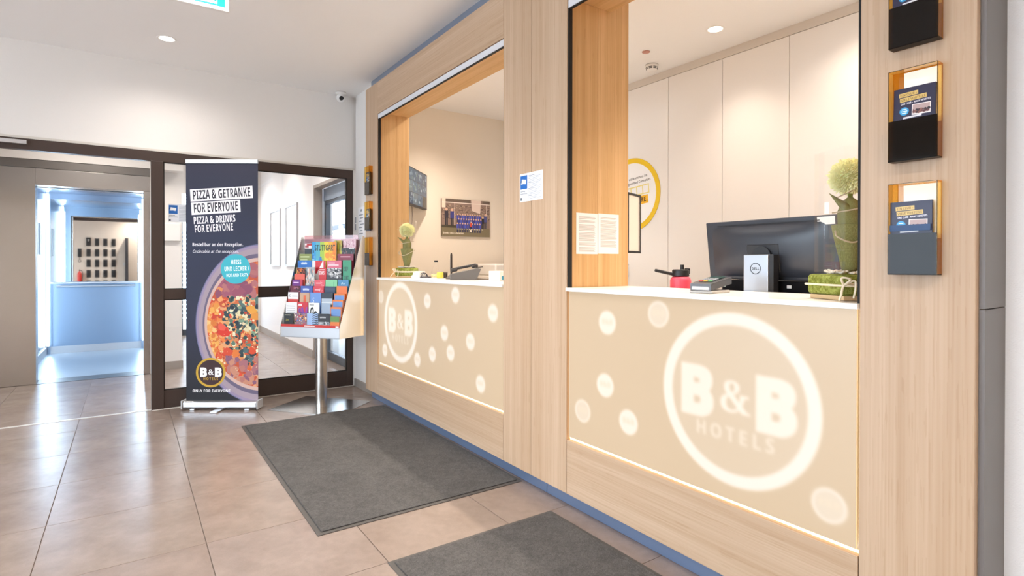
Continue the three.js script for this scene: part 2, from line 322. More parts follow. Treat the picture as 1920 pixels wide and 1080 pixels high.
// ================================================================ LIGHTS
function downlight(x, z, col, cd, label, category, angle = 52, group) {
  const t = thing('ceiling_downlight', label, category, [x, H, z], 0, group);
  part('trim_ring', lathe([[0.047, 0.004], [0.05, -0.001], [0.058, -0.004], [0.064, -0.002], [0.066, 0]], 40), whiteM, t);
  part('lamp_lens', new THREE.CircleGeometry(0.048, 32).rotateX(Math.PI / 2).translate(0, -0.001, 0), new THREE.MeshStandardMaterial({ color: 0xffffff, emissive: col, emissiveIntensity: 6 }), t);
  const s = new THREE.SpotLight(col, cd, 0, angle * D, 0.9, 2); s.position.set(x, H - 0.012, z); s.target.position.set(x, 0, z); s.castShadow = true; s.shadow.radius = 2.2; scene.add(s, s.target);
}
downlight(0.24, -4.94, LOBBY_COL, LOBBY_CD * 0.34, 'glowing round downlight in the lobby ceiling above the glass partition', 'downlight', 80);
const LG = 'lobby downlights outside the view', LL = 'round recessed downlight in the lobby ceiling outside the view';
for (const [x, z, k, a] of [[0.95, -2.4, 1.1, 44], [0.3, -2.9, 0.6], [0.3, -0.7, 0.25], [0.3, 1.0, 1.7], [-1.6, -2.75, 1], [-1.6, -0.7, 1], [-3.2, -2.0, 1]]) downlight(x, z, LOBBY_COL, LOBBY_CD * k, LL, 'downlight', a ?? 74, LG);
downlight(3.487, -2.485, DESK_COL, DESK_CD * 0.5, 'glowing round downlight in the office ceiling in front of the tall cabinets', 'downlight');
const OG = 'office downlights hidden behind the reception front', OL = 'round recessed downlight in the office ceiling hidden behind the reception front';
for (const [x, z, k] of [[3.487, -1.6, 0.5], [3.487, -0.8, 0.5], [2.5, -4.65, 2.0], [2.5, -3.5, 2.8], [2.5, -1.3, 3.2]]) downlight(x, z, DESK_COL, DESK_CD * k, OL, 'downlight', z < -4 || x > 3 ? 66 : 48, OG);
const HG = 'hall downlights behind the partition', HL = 'round recessed downlight in the hall ceiling behind the glass partition';
for (const [x, z] of [[-0.35, -6.6], [1.2, -6.7], [1.2, -8.6], [1.2, -10.2]]) downlight(x, z, HALL_COL, HALL_CD, HL, 'downlight', 78, HG);
{ // smoke detector and sprinkler cover in the office ceiling
  const t = thing('smoke_detector', 'round white smoke detector with dark slots in the office ceiling', 'smoke detector', [3.668, H, -3.236]);
  part('base', lathe([[0, 0], [0.055, 0], [0.055, -0.012], [0.05, -0.016], [0, -0.016]], 36), whiteM, t);
  part('dome', lathe([[0.05, -0.016], [0.048, -0.03], [0.042, -0.045], [0.02, -0.05], [0, -0.05]], 36), whiteM, t);
  for (const y of [-0.026, -0.036]) for (let k = 0; k < 8; k++) part('slot', new THREE.TorusGeometry(0.0485 - (y < -0.03 ? 0.003 : 0), 0.003, 6, 10, 0.6).rotateX(Math.PI / 2).rotateY(k * Math.PI / 4).translate(0, y, 0), blackM, t);
  single('sprinkler_cover', 'small flat reddish disc in the office ceiling near the smoke detector', 'sprinkler', lathe([[0, 0], [0.032, 0], [0.03, -0.006], [0, -0.007]], 24), M(0xc98f80, 0.5), [3.4, H, -3.06]);
}
{ // security camera on the lobby wall
  const t = thing('security_camera', 'small white security camera with a dark lens under the lobby ceiling corner', 'security camera', [1.73, 2.925, -5.5]);
  part('mount', lathe([[0, 0.005], [0.05, 0.005], [0.05, -0.012], [0.03, -0.02], [0, -0.02]], 28), whiteM, t);
  const b = part('housing', new THREE.SphereGeometry(0.042, 28, 20).translate(0, -0.05, 0), whiteM, t);
  part('lens', cyl(0.02, 0.02, 0.02, 0, 0, 0, 20).rotateX(Math.PI / 2).translate(-0.006, -0.062, 0.036), blackM, b);
}
{ // exit sign hanging from the lobby ceiling
  const t = thing('exit_sign', 'hanging green and white emergency exit sign with a running figure', 'exit sign', [0.26, 2.62, -3.43]);
  const tex = canvas(512, 256, (g, w, h) => {
    g.fillStyle = '#fff'; g.fillRect(0, 0, w, h); g.fillStyle = '#12c79c'; g.fillRect(22, 18, w - 44, h - 40);
    g.fillStyle = '#fff'; g.beginPath(); g.moveTo(60, 125); g.lineTo(150, 60); g.lineTo(150, 100); g.lineTo(270, 100); g.lineTo(270, 150); g.lineTo(150, 150); g.lineTo(150, 190); g.fill();
    g.fillRect(330, 30, 110, 190); g.fillStyle = '#14b98a'; g.strokeStyle = '#14b98a'; g.lineWidth = 16; g.lineCap = 'round'; g.lineJoin = 'round';
    g.beginPath(); g.arc(392, 58, 13, 0, 7); g.fill();
    g.beginPath(); g.moveTo(388, 84); g.lineTo(384, 132); g.lineTo(408, 162); g.lineTo(428, 196); g.moveTo(384, 132); g.lineTo(366, 166); g.lineTo(340, 186); g.moveTo(388, 88); g.lineTo(362, 104); g.lineTo(354, 126); g.moveTo(388, 88); g.lineTo(416, 106); g.lineTo(434, 98); g.stroke();
  });
  part('housing', slab(-0.2, 0.2, 0, 0.2, -0.012, 0.012, { r: 0.003 }), whiteM, t);
  const face = part('lit_face', new THREE.PlaneGeometry(0.392, 0.192).translate(0, 0.1, 0.0126), new THREE.MeshStandardMaterial({ map: tex, emissive: 0xffffff, emissiveMap: tex, emissiveIntensity: 1.3, roughness: 0.4 }), t);
  for (const x of [-0.14, 0.14]) part('rod', cyl(0.004, 0.004, H - 2.82, x, 0.2 + (H - 2.82) / 2, 0, 10), aluM, t);
  const L = new THREE.RectAreaLight(C(0xbfffe8), 0.5, 0.38, 0.18); L.position.set(0.26, 2.72, -3.41); L.lookAt(0.26, 2.72, 0); scene.add(L);
}
// ================================================================ LIFT
{
  const t = thing('lift', 'open stainless steel lift with a blue-lit car and a mirror', 'lift');
  part('fascia', slab(-2.4, -0.782, 0, 2.21, -7.6, -7.445, { r: 0.002 }), steelM, t);
  part('fascia', slab(0.137, 0.2, 0, 2.04, -7.6, -7.445, { r: 0.002 }), steelM, t);
  part('header', slab(-0.782, 0.2, 2.04, 2.21, -7.6, -7.445, { r: 0.002 }), steelM, t);
  part('header_cap', slab(-2.4, 0.2, 2.214, 2.3, -7.6, -7.45, { r: 0.002 }), steelDark, t);
  part('sill', slab(-0.782, 0.137, -0.02, 0.002, -7.7, -7.44), steelDark, t);
  part('landing_door', slab(-1.75, -0.80, 0.002, 2.04, -7.66, -7.62), steelM, t);
  const x0 = -0.93, x1 = 0.2, z0 = -9.85, z1 = -7.7, h = 2.2;
  part('car_floor', slab(x0, x1, -0.06, 0, z0, z1), M(0xaeb8c2, 0.3, { metalness: 0.2 }), t);
  part('car_ceiling', slab(x0, x1, h, h + 0.03, z0, z1), M(0x98a2b6, 0.22, { metalness: 1 }), t);
  part('car_wall', slab(x0 - 0.03, x0, 0, h, z0, z1), liftM, t); part('car_wall', slab(x1, x1 + 0.03, 0, h, z0, z1), liftM, t);
  part('car_wall', slab(x0 - 0.03, x1 + 0.03, -0.06, h + 0.03, z0 - 0.04, z0 - 0.01), liftM, t);
  part('return_panel', slab(x0, -0.80, 0, h, z1 - 0.05, z1), liftM, t); part('return_panel', slab(0.14, x1, 0, h, z1 - 0.05, z1), liftM, t);
  part('car_header', slab(-0.80, 0.14, 2.04, h, z1 - 0.05, z1), liftM, t);
  part('mirror', slab(x0 + 0.05, x1 - 0.05, 0.985, 2.12, z0 - 0.01, z0), mirrorM, t, 'wide wall mirror');
  part('dado_panel', slab(x0 + 0.05, x1 - 0.05, 0.1, 0.955, z0 - 0.01, z0 + 0.012), M(0x9fb4cc, 0.35, { metalness: 0.4 }), t, 'blue grey panel below the mirror');
  part('mirror_rail', slab(x0 + 0.05, x1 - 0.05, 0.955, 0.985, z0, z0 + 0.03, { r: 0.008 }), aluM, t);
  part('skirting', merge([slab(x0 + 0.05, x1 - 0.05, 0, 0.1, z0, z0 + 0.016), slab(x0, x0 + 0.016, 0, 0.1, z0 + 0.06, z1 - 0.06)]), aluM, t);
  part('handrail', merge([tube([[x0 + 0.12, 0.925, z0 + 0.075], [x1 - 0.12, 0.925, z0 + 0.075]], 0.017, 4, 12), cyl(0.008, 0.008, 0.07, 0, 0, 0, 10).rotateX(Math.PI / 2).translate(x0 + 0.16, 0.925, z0 + 0.045), cyl(0.008, 0.008, 0.07, 0, 0, 0, 10).rotateX(Math.PI / 2).translate(x1 - 0.16, 0.925, z0 + 0.045)]), aluM, t);
  part('car_notice', slab(x0, x0 + 0.008, 1.35, 1.75, -9.4, -9.2, { r: 0.002 }), whiteM, t); part('car_notice', slab(x0, x0 + 0.008, 1.35, 1.75, -9.05, -8.85, { r: 0.002 }), whiteM, t);
  part('operating_panel', slab(0.185, 0.2, 0.9, 1.5, -8.1, -7.95, { r: 0.003 }), steelM, t);
  const glow = new THREE.MeshStandardMaterial({ color: 0xffffff, emissive: 0xd6ecff, emissiveIntensity: 3.2 });
  for (const [x, z, ax, az] of [[x0 + 0.022, z0 + 0.024, 1, 1], [x1 - 0.022, z0 + 0.024, -1, 1], [x0 + 0.022, z1 - 0.075, 1, -1], [x1 - 0.022, z1 - 0.075, -1, -1]]) {
    part('light_strip', slab(x - 0.016, x + 0.016, 0.11, h - 0.01, z - 0.016, z + 0.016, { r: 0.006 }), glow, t, 'vertical white light strip');
    const L = new THREE.RectAreaLight(LIFT_COL, LIFT_STRIP, 0.035, 2.0); L.position.set(x + ax * 0.02, 1.1, z + az * 0.02); L.lookAt(x + ax, 1.1, z + az); scene.add(L);
  }
}
// pictures on the corridor wall
for (const [z0, z1, lab] of [[-10.1, -9.39, 'farther of two tall white framed pictures on the corridor wall'], [-9.0, -8.3, 'nearer of two tall white framed pictures on the corridor wall']]) {
  const t = thing('framed_picture', lab, 'picture', [2.0, 1.2, (z0 + z1) / 2], facing, 'corridor pictures'); const w = z1 - z0;
  part('frame', merge([slab(-w / 2, w / 2, 0, 0.03, 0, 0.025), slab(-w / 2, w / 2, 0.89, 0.92, 0, 0.025), slab(-w / 2, -w / 2 + 0.03, 0.03, 0.89, 0, 0.025), slab(w / 2 - 0.03, w / 2, 0.03, 0.89, 0, 0.025)]), M(0xb9bcc2, 0.4, { metalness: 0.4 }), t);
  part('sheet', slab(-w / 2 + 0.03, w / 2 - 0.03, 0.03, 0.89, 0, 0.012), M(0xeef2f6, 0.25), t);
}
// ================================================================ LOBBY THINGS
// ---- roll-up banner
{
  const ang = -34.2 * D;   // local +x runs along (cos, sin) towards the front
  const t = thing('roll_up_banner', 'dark blue roll-up banner advertising pizza and drinks', 'banner', [0.655, 0, -5.3], ang);
  const W = 0.61, Ht = 2.02;
  part('base_cassette', slab(-0.318, 0.318, 0.012, 0.075, -0.05, 0.05, { r: 0.018 }), aluM, t);
  for (const s of [-1, 1]) part('end_cap', slab(s * 0.318 - 0.006, s * 0.318 + 0.006, 0.008, 0.082, -0.054, 0.054, { r: 0.005 }), M(0xc4c4c6, 0.4), t);
  part('foot', slab(-0.03, 0.03, 0, 0.012, -0.05, 0.15, { r: 0.003 }), aluM, t); part('foot', slab(-0.25, -0.21, 0, 0.012, -0.05, 0.05, { r: 0.003 }), aluM, t); part('foot', slab(0.21, 0.25, 0, 0.012, -0.05, 0.05, { r: 0.003 }), aluM, t);
  part('pole', cyl(0.008, 0.008, 2.0, 0, 1.07, -0.03, 12), aluM, t);
  const tex = canvas(612, 2020, (g, w, h) => {
    const bg = g.createLinearGradient(0, 0, 0, h); bg.addColorStop(0, '#262438'); bg.addColorStop(0.35, '#222742'); bg.addColorStop(0.7, '#21233c'); bg.addColorStop(1, '#131119'); g.fillStyle = bg; g.fillRect(0, 0, w, h);
    // plate and pizza
    const px = 640, py = 1370; const ell = (rx, ry, c) => { g.fillStyle = c; g.beginPath(); g.ellipse(px, py, rx, ry, 0, 0, 7); g.fill(); };
    ell(560, 680, '#6f6f94'); ell(552, 672, '#9a8aa6'); ell(535, 650, '#a7959f'); ell(500, 600, '#6b6078'); ell(484, 566, '#d3b0a4'); ell(462, 535, '#c6552f');
    g.save(); g.beginPath(); g.ellipse(px, py, 462, 535, 0, 0, 7); g.clip();
    const blob = (x, y, r, c, n = 9) => { g.fillStyle = c; g.beginPath(); for (let i = 0; i <= n; i++) { const a = i / n * 6.283, q = r * (0.65 + 0.5 * rnd()); g.lineTo(x + q * Math.cos(a), y + q * Math.sin(a)); } g.fill(); };
    const many = (n, x0, x1, y0, y1, r0, r1, cs, k) => { for (let i = 0; i < n; i++) blob(rr(x0, x1), rr(y0, y1), rr(r0, r1), cs[Math.floor(rnd() * cs.length)], k); };
    many(110, 150, 640, 850, 1920, 40, 80, ['#cf6a3a', '#d98a52', '#c4522e', '#e0a070', '#d87c44'], 12);
    many(60, 170, 600, 840, 1120, 30, 60, ['#9a5064', '#a85e66', '#8c4a62', '#b26c6c', '#a0566a'], 12);
    many(50, 300, 640, 1150, 1500, 26, 52, ['#3a5054', '#2c4248', '#54706a', '#cfc8a0', '#e0d4a8', '#d8a060'], 11);
    many(60, 180, 330, 1150, 1700, 18, 40, ['#dc5a2a', '#e8843c', '#d0401f', '#eaa060'], 10);
    many(200, 150, 640, 1150, 1900, 7, 18, ['#d8602c', '#e8a860', '#c23c22', '#f0cc98', '#e6d2a8', '#b5482e', '#e04a26'], 8);
    many(60, 165, 270, 1180, 1640, 14, 30, ['#e2933c', '#eaa84e', '#d9782e', '#efc07a'], 10);
    many(110, 340, 640, 1120, 1600, 7, 22, ['#22383a', '#2f4a44', '#1d2c3a', '#5a7a68', '#e6e0bc', '#efe6c4', '#7f9a80'], 8);
    many(24, 470, 580, 1590, 1720, 10, 26, ['#30454a', '#50686a', '#22333a'], 10);
    many(40, 360, 640, 1650, 1880, 20, 44, ['#b8756a', '#c98a70', '#8a5a70', '#a86a70'], 11);
    for (const [x, y, r, c] of [[325, 1430, 62, '#d8331c'], [300, 1395, 42, '#e65a44'], [555, 1250, 50, '#e5a03c'], [590, 1300, 44, '#e0943a'], [560, 1600, 42, '#d94a22'], [420, 1620, 40, '#e07a32'], [200, 1400, 34, '#e8a050'], [350, 1600, 46, '#d54a28']]) blob(x, y, r, c, 7);
    many(90, 160, 640, 1250, 1850, 2, 5, ['#fbe6b8', '#f6d6a0', '#3a2520', '#fff0d0'], 6);
    g.restore();
    // headline
    const strip = (x, y, sw, sh, text, px2) => { g.save(); g.translate(x, y); g.rotate(-0.062); g.fillStyle = '#f5f0f2'; g.fillRect(0, 0, sw, sh); g.fillStyle = '#23202e'; g.textAlign = 'left'; fit(text, 18, sh - px2 * 0.22, sw - 36, sh * 0.74); g.restore(); };
    const fit = (text, x, y, tw, th, style = 'bold') => { g.save(); g.font = `${style} 100px sans-serif`; const m = g.measureText(text).width; g.translate(x, y); g.scale(tw / m, th / 72); g.fillText(text, 0, 0); g.restore(); };
    strip(34, 226, 532, 104, 'PIZZA & GETRÄNKE', 76); strip(42, 337, 418, 106, 'FOR EVERYONE', 80);
    g.save(); g.translate(64, 520); g.rotate(-0.062); g.fillStyle = '#f5f0f2'; g.textAlign = 'left'; fit('PIZZA & DRINKS', 0, 0, 360, 62); fit('FOR EVERYONE', 4, 72, 332, 62); g.restore();
    g.fillStyle = '#f4f2f6'; g.textAlign = 'left'; fit('Bestellbar an der Rezeption.', 52, 706, 436, 27); fit('Orderable at the reception.', 54, 764, 396, 26, 'italic');
    // turquoise disc
    g.fillStyle = '#3bb6c6'; g.beginPath(); g.arc(422, 900, 126, 0, 7); g.fill(); g.fillStyle = '#f3fbfc'; g.textAlign = 'left';
    g.save(); g.translate(422, 900); g.rotate(-0.03); fit('HEISS', -40, -40, 90, 38); fit('UND LECKER /', -98, 16, 214, 38); fit('HOT AND TASTY', -82, 66, 186, 28); g.restore();
    drawBB(g, 208, 1782, 388, { ring: '#c9a02c', fill: '#3a1d1d', text: '#ffffff', sub: '#c9a02c' });
    g.fillStyle = '#f6f3f3'; g.textAlign = 'left'; fit('ONLY FOR EVERYONE', 52, 1950, 324, 25);
  });
  part('printed_sheet', new THREE.BoxGeometry(W, Ht, 0.002).translate(0, 0.072 + Ht / 2, 0), cardMats(print(tex, 0.62), M(0x20233c, 0.6)), t, 'pizza advert print');
  part('top_rail', slab(-0.306, 0.306, 2.088, 2.122, -0.008, 0.008, { r: 0.003 }), aluM, t);
}
// ---- magazine stand
const STAND = { A: new THREE.Vector3(1.073, 0, -5.05), turn: -51.108 * D };   // local x along the tray, local -z towards the back
{
  const t = thing('brochure_stand', 'steel brochure display stand with stepped pockets on one pole', 'display stand', [1.073, 0, -5.05], STAND.turn);
  // local frame: x = along front, z = -(depth)
  const shp = new THREE.Shape(); [[-0.125, 0.33], [0.675 - 0.125 - 0.155, 0.33], [0.55, 0.17], [0.55, -0.19], [-0.125, -0.19]].forEach(([x, y], i) => (i ? shp.lineTo(x, y) : shp.moveTo(x, y)));
  const bg = new THREE.Shape(); [[-0.055, -0.102], [0.62, -0.102], [0.62, 0.417], [-0.055, 0.417]].forEach(([x, y], i) => (i ? bg.lineTo(x, y) : bg.moveTo(x, y)));
  part('base_plate', new THREE.ExtrudeGeometry(basePoly(), { depth: 0.005, bevelEnabled: false }).rotateX(-Math.PI / 2).translate(0, 0.0005, 0), satin, t);
  part('pole', cyl(0.05, 0.05, 0.62, 0.2936, 0.31, -0.1524, 40), M(0xbdb8b2, 0.26, { metalness: 1 }), t);
  part('tray', merge([slab(0.0, 0.578, 0.612, 0.618, -0.3, 0), slab(0.0, 0.578, 0.612, 0.7, -0.006, 0), slab(0.0, 0.578, 0.618, 1.46, -0.306, -0.3)]), M(0xb4b4b6, 0.4, { metalness: 0.7 }), t);
  for (let k = 0; k < 9; k++) { const w = 0.03 + k * 0.0275, y = 0.70 + k * 0.068; part('shelf', merge([slab(0.004, 0.574, y - 0.003, y, -w - 0.026, -w), slab(0.004, 0.574, y - 0.003, y + 0.022, -w, -w + 0.0015)]), M(0xa9aaad, 0.4, { metalness: 0.6 }), t); }
  const side = new THREE.Shape(); [[-0.004, 0.612], [0.307, 0.612], [0.307, 1.478], [0.283, 1.478], [-0.004, 0.7]].forEach(([x, y], i) => (i ? side.lineTo(x, y) : side.moveTo(x, y)));
  for (const [x, a] of [[-0.004, 0], [0.578, -0.14]]) part('side_panel', new THREE.ExtrudeGeometry(side, { depth: 0.004, bevelEnabled: false }).rotateY(Math.PI / 2).rotateY(a).translate(x, 0, 0), M(0xf6f3ee, 0.24, { metalness: 1 }), t);
  part('header_sheet', slab(0.02, 0.57, 1.36, 1.49, -0.294, -0.291), P(0xf6dfe2, 0.05, { transmission: 0.9, thickness: 0 }), t, 'clear rosy acrylic header');
  const red = canvas(512, 24, (g) => { g.fillStyle = '#c8322c'; g.fillRect(0, 0, 512, 24); g.fillStyle = '#f6ece8'; for (let i = 0; i < 12; i++) g.fillRect(210 + i * 8, 8, 6, 9); g.fillRect(480, 4, 26, 16); });
  part('label_strip', new THREE.BoxGeometry(0.574, 0.022, 0.002).translate(0.289, 0.712, 0.0), cardMats(print(red)), t, 'red label strip');
  function basePoly() { // rectangle 0.675 x 0.52 with its front corner cut off along the mat
    const s = new THREE.Shape(); const P2 = [[-0.055, -0.102], [0.62, -0.102], [0.62, 0.417], [-0.055, 0.417]];
    // world z of a local point (x, depth w): z = -5.05 + 0.7783 x - 0.6279 w ; keep z < -4.655
    const pts = []; const zz = ([x, w]) => -5.05 + 0.7783 * x - 0.6279 * w, lim = -4.655;
    for (let i = 0; i < 4; i++) { const a = P2[i], b = P2[(i + 1) % 4], za = zz(a) - lim, zb = zz(b) - lim; if (za <= 0) pts.push(a); if (za * zb < 0) { const k = za / (za - zb); pts.push([a[0] + (b[0] - a[0]) * k, a[1] + (b[1] - a[1]) * k]); } }
    pts.forEach(([x, y], i) => (i ? s.lineTo(x, y) : s.moveTo(x, y))); return s;
  }
}
// brochures: [left, right, depth, top, visible foot, look, words]
const BROCHURES = [
  [0.015, 0.109, 0.024, 0.813, 0.726, 'black', 'black leaflet with a yellow mark'],
  [0.125, 0.246, 0.021, 0.817, 0.723, 'mosaic', 'leaflet covered in small colourful pictures'],
  [0.250, 0.358, 0.019, 0.820, 0.722, 'zebra', 'pale blue leaflet with black zebra stripes'],
  [0.361, 0.475, 0.017, 0.817, 0.721, 'darkphoto', 'black leaflet over a grey photo'],
  [0.480, 0.567, 0.016, 0.799, 0.720, 'greenorange', 'green and orange leaflet'],
  [0.007, 0.122, 0.056, 0.905, 0.815, 'white', 'white leaflet with faint grey lines'],
  [0.127, 0.228, 0.056, 0.907, 0.818, 'magenta', 'red and magenta leaflet'],
  [0.240, 0.346, 0.054, 0.905, 0.814, 'oo', 'white leaflet with big black round figures'],
  [0.368, 0.457, 0.052, 0.904, 0.812, 'greyblue', 'plain grey blue leaflet'],
  [0.463, 0.570, 0.041, 0.875, 0.786, 'orangepic', 'lowest orange framed leaflet with a blue picture'],
  [0.004, 0.111, 0.090, 0.990, 0.908, 'whitered', 'white leaflet with a red foot'],
  [0.124, 0.223, 0.088, 0.987, 0.905, 'tan', 'tan leaflet with an orange figure'],
  [0.232, 0.341, 0.085, 0.989, 0.899, 'blue', 'light blue leaflet with a white curl'],
  [0.352, 0.457, 0.077, 0.989, 0.880, 'landscape', 'dark topped leaflet with a misty landscape'],
  [0.462, 0.567, 0.071, 0.933, 0.873, 'orangepic', 'second lowest orange framed leaflet'],
  [0.004, 0.103, 0.119, 1.044, 0.989, 'maroon', 'maroon leaflet with a dark photo'],
  [0.112, 0.233, 0.117, 1.045, 0.985, 'indigo', 'indigo leaflet with white script'],
  [0.244, 0.348, 0.113, 1.044, 0.989, 'red2', 'bright red leaflet below the coral one'],
  [0.351, 0.458, 0.118, 1.042, 0.991, 'navy', 'navy leaflet below the mint one'],
  [0.462, 0.568, 0.095, 0.984, 0.932, 'orangepic', 'third lowest orange framed leaflet'],
  [0.010, 0.117, 0.138, 1.099, 1.043, 'purple', 'purple leaflet with a red edge'],
  [0.147, 0.236, 0.139, 1.207, 1.047, 'magazine', 'tall grey booklet with a photo'],
  [0.241, 0.345, 0.133, 1.099, 1.033, 'pink', 'coral red leaflet'],
  [0.350, 0.465, 0.136, 1.100, 1.041, 'mint', 'mint green leaflet'],
  [0.471, 0.573, 0.119, 1.047, 0.981, 'orange', 'plain orange leaflet'],
  [0.470, 0.573, 0.142, 1.101, 1.046, 'teal', 'teal blue leaflet'],
  [0.017, 0.124, 0.158, 1.149, 1.095, 'salmon', 'salmon pink leaflet'],
  [0.256, 0.333, 0.171, 1.199, 1.140, 'dms', 'small red leaflet with white letters'],
  [0.337, 0.483, 0.172, 1.204, 1.142, 'bwphoto', 'leaflet with a black and white group photo'],
  [0.021, 0.121, 0.178, 1.203, 1.151, 'fire', 'dark leaflet with a glowing orange photo'],
  [0.175, 0.310, 0.191, 1.263, 1.196, 'triangle', 'white leaflet with a red triangle'],
  [0.321, 0.469, 0.194, 1.265, 1.204, 'rose', 'rose pink leaflet with white lines'],
  [0.490, 0.573, 0.182, 1.268, 1.143, 'sep', 'green leaflet reading SEP OKT'],
  [0.020, 0.165, 0.200, 1.266, 1.209, 'cobalt', 'cobalt blue leaflet with white script'],
  [0.022, 0.151, 0.217, 1.324, 1.264, 'olive', 'olive green leaflet with pale lines'],
  [0.155, 0.403, 0.218, 1.430, 1.274, 'stuttgart', 'big blue and yellow city magazine'],
  [0.410, 0.570, 0.221, 1.323, 1.282, 'burgundy', 'low burgundy leaflet'],
  [0.445, 0.572, 0.237, 1.374, 1.320, 'coalphoto', 'dark photo booklet'],
  [0.064, 0.135, 0.238, 1.417, 1.327, 'news', 'dark booklet with a white and red head'],
  [0.363, 0.440, 0.246, 1.442, 1.342, 'lemon', 'olive and yellow booklet'],
  [0.446, 0.572, 0.255, 1.452, 1.362, 'blossom', 'pale rose booklet with a blossom print'],
];
{
  const CW = 146, CH = 170, looks = [...new Set(BROCHURES.map((b) => b[5]))];
  const atlas = canvas(1024, 1024, (g) => {
    looks.forEach((k, i) => {
      g.save(); g.translate((i % 7) * CW, Math.floor(i / 7) * CH); g.beginPath(); g.rect(0, 0, CW, CH); g.clip();
      const R = (c, x, y, w, h) => { g.fillStyle = c; g.fillRect(x * CW, y * CH, w * CW, h * CH); };
      const T = (s, c, x, y, px, st = 'bold') => { g.fillStyle = c; g.font = `${st} ${px}px sans-serif`; g.textAlign = 'left'; g.fillText(s, x * CW, y * CH); };
      const dots = (cs, n, x, y, w, h, r0 = 3, r1 = 9) => { for (let q = 0; q < n; q++) { g.fillStyle = cs[Math.floor(rnd() * cs.length)]; g.beginPath(); g.arc((x + w * rnd()) * CW, (y + h * rnd()) * CH, rr(r0, r1), 0, 7); g.fill(); } };
      const S = (c, x, y, w, h) => { g.strokeStyle = c; g.lineWidth = h * CH * 0.3; g.beginPath(); for (let q = 0; q <= 14; q++) g[q ? 'lineTo' : 'moveTo']((x + w * q / 14) * CW, (y + h * 0.4 * (q % 2 ? 1 : -1)) * CH); g.stroke(); };
      const base = { black: '#1c1c1e', mosaic: '#8d6a78', zebra: '#9db8de', darkphoto: '#222226', greenorange: '#7d8a4a', white: '#eeeceb', magenta: '#d0303c', oo: '#f3f1ee', greyblue: '#9fb0c4', orangepic: '#e27c34', whitered: '#f0eeee', tan: '#c9a588', blue: '#6f97d6', landscape: '#b4bfcb', maroon: '#6e2438', indigo: '#4a5fae', red2: '#d8404c', navy: '#2a3c58', purple: '#77318a', magazine: '#a9b2b8', pink: '#e05a66', mint: '#88cf9c', orange: '#ee7a34', teal: '#4a8cba', salmon: '#ee6a58', dms: '#d23036', bwphoto: '#3c3a40', fire: '#40211a', triangle: '#f1efed', rose: '#df6f86', sep: '#3f9a74', cobalt: '#2f74c4', olive: '#8f9a56', stuttgart: '#3f9fd6', burgundy: '#8c3048', coalphoto: '#2c3036', news: '#3a4048', lemon: '#b8a83e', blossom: '#dcb9c2' }[k];
      R(base, 0, 0, 1, 1);
      if (k === 'black') { S('#d8cfb0', 0.1, 0.1, 0.6, 0.05); T('2 >>', '#d6c63a', 0.2, 0.42, 26); }
      if (k === 'mosaic') dots(['#e8c060', '#5a78c0', '#c04a5a', '#e9dccb', '#2c2c3a', '#d77a3a', '#7a4a90'], 120, 0, 0, 1, 1);
      if (k === 'zebra') { for (let q = 0; q < 11; q++) { g.strokeStyle = '#17171c'; g.lineWidth = 7; g.beginPath(); g.moveTo(CW * 0.5, q * 16); g.bezierCurveTo(CW * 0.7, q * 16 + 18, CW * 0.8, q * 16 - 16, CW, q * 16 + 6); g.stroke(); } }
      if (k === 'darkphoto') { R('#8f9298', 0, 0.42, 1, 0.6); dots(['#4a4c52', '#b9bbc0', '#2b2b30', '#d8d8da'], 80, 0, 0.42, 1, 0.58, 2, 7); S('#c9c9c9', 0.15, 0.2, 0.5, 0.08); }
      if (k === 'greenorange') { R('#e27a34', 0, 0.3, 1, 0.3); R('#5f8a3f', 0, 0.05, 1, 0.22); }
      if (k === 'white') { for (let q = 0; q < 5; q++) R('#c3c4c6', 0.12, 0.15 + q * 0.09, 0.7, 0.03);  }
      if (k === 'magenta') { dots(['#8a3fa0', '#b23c90', '#e0607a', '#6a3a98'], 60, 0, 0.25, 1, 0.75, 8, 22); S('#fff', 0.1, 0.12, 0.35, 0.07); }
      if (k === 'oo') { g.strokeStyle = '#111'; g.lineWidth = 13; for (const [x, y] of [[46, 62], [90, 88]]) { g.beginPath(); g.ellipse(x, y, 17, 24, 0.3, 0, 7); g.stroke(); } g.beginPath(); g.moveTo(108, 96); g.lineTo(90, 130); g.stroke(); S('#555', 0.1, 0.1, 0.4, 0.05); }
      if (k === 'orangepic') { R('#8fb0dc', 0.08, 0.1, 0.84, 0.8); R('#6a93cf', 0.08, 0.1, 0.84, 0.35); R('#c8b070', 0.08, 0.62, 0.84, 0.28); }
      if (k === 'whitered') { R('#d23c34', 0, 0.38, 1, 0.3); T('C', '#222', 0.12, 0.26, 30); R('#c9c9c9', 0.4, 0.2, 0.5, 0.05); }
      if (k === 'tan') { R('#e0673a', 0.4, 0.15, 0.24, 0.5); R('#dcbfa6', 0, 0.66, 1, 0.34); }
      if (k === 'blue') { T('S', '#e8eef8', 0.2, 0.4, 46, 'italic'); R('#dfe8f6', 0.15, 0.46, 0.5, 0.025); }
      if (k === 'landscape') { R('#25303e', 0, 0, 1, 0.22); R('#e2e8ec', 0, 0.35, 1, 0.1); R('#6c7f8e', 0, 0.46, 1, 0.1); R('#3a4a58', 0.1, 0.55, 0.6, 0.05); }
      if (k === 'maroon') dots(['#3c2a50', '#8c3c50', '#2b1c28', '#a86a7a'], 60, 0.3, 0, 0.7, 1);
      if (k === 'indigo') { S('#dfe6f8', 0.2, 0.2, 0.5, 0.1); }
      if (k === 'red2' || k === 'pink') { dots(['#f0a0a6'], 10, 0.5, 0.1, 0.4, 0.3, 2, 5); R('#f4c0c4', 0.15, 0.14, 0.5, 0.04); }
      if (k === 'navy') R('#41566f', 0, 0.12, 1, 0.05);
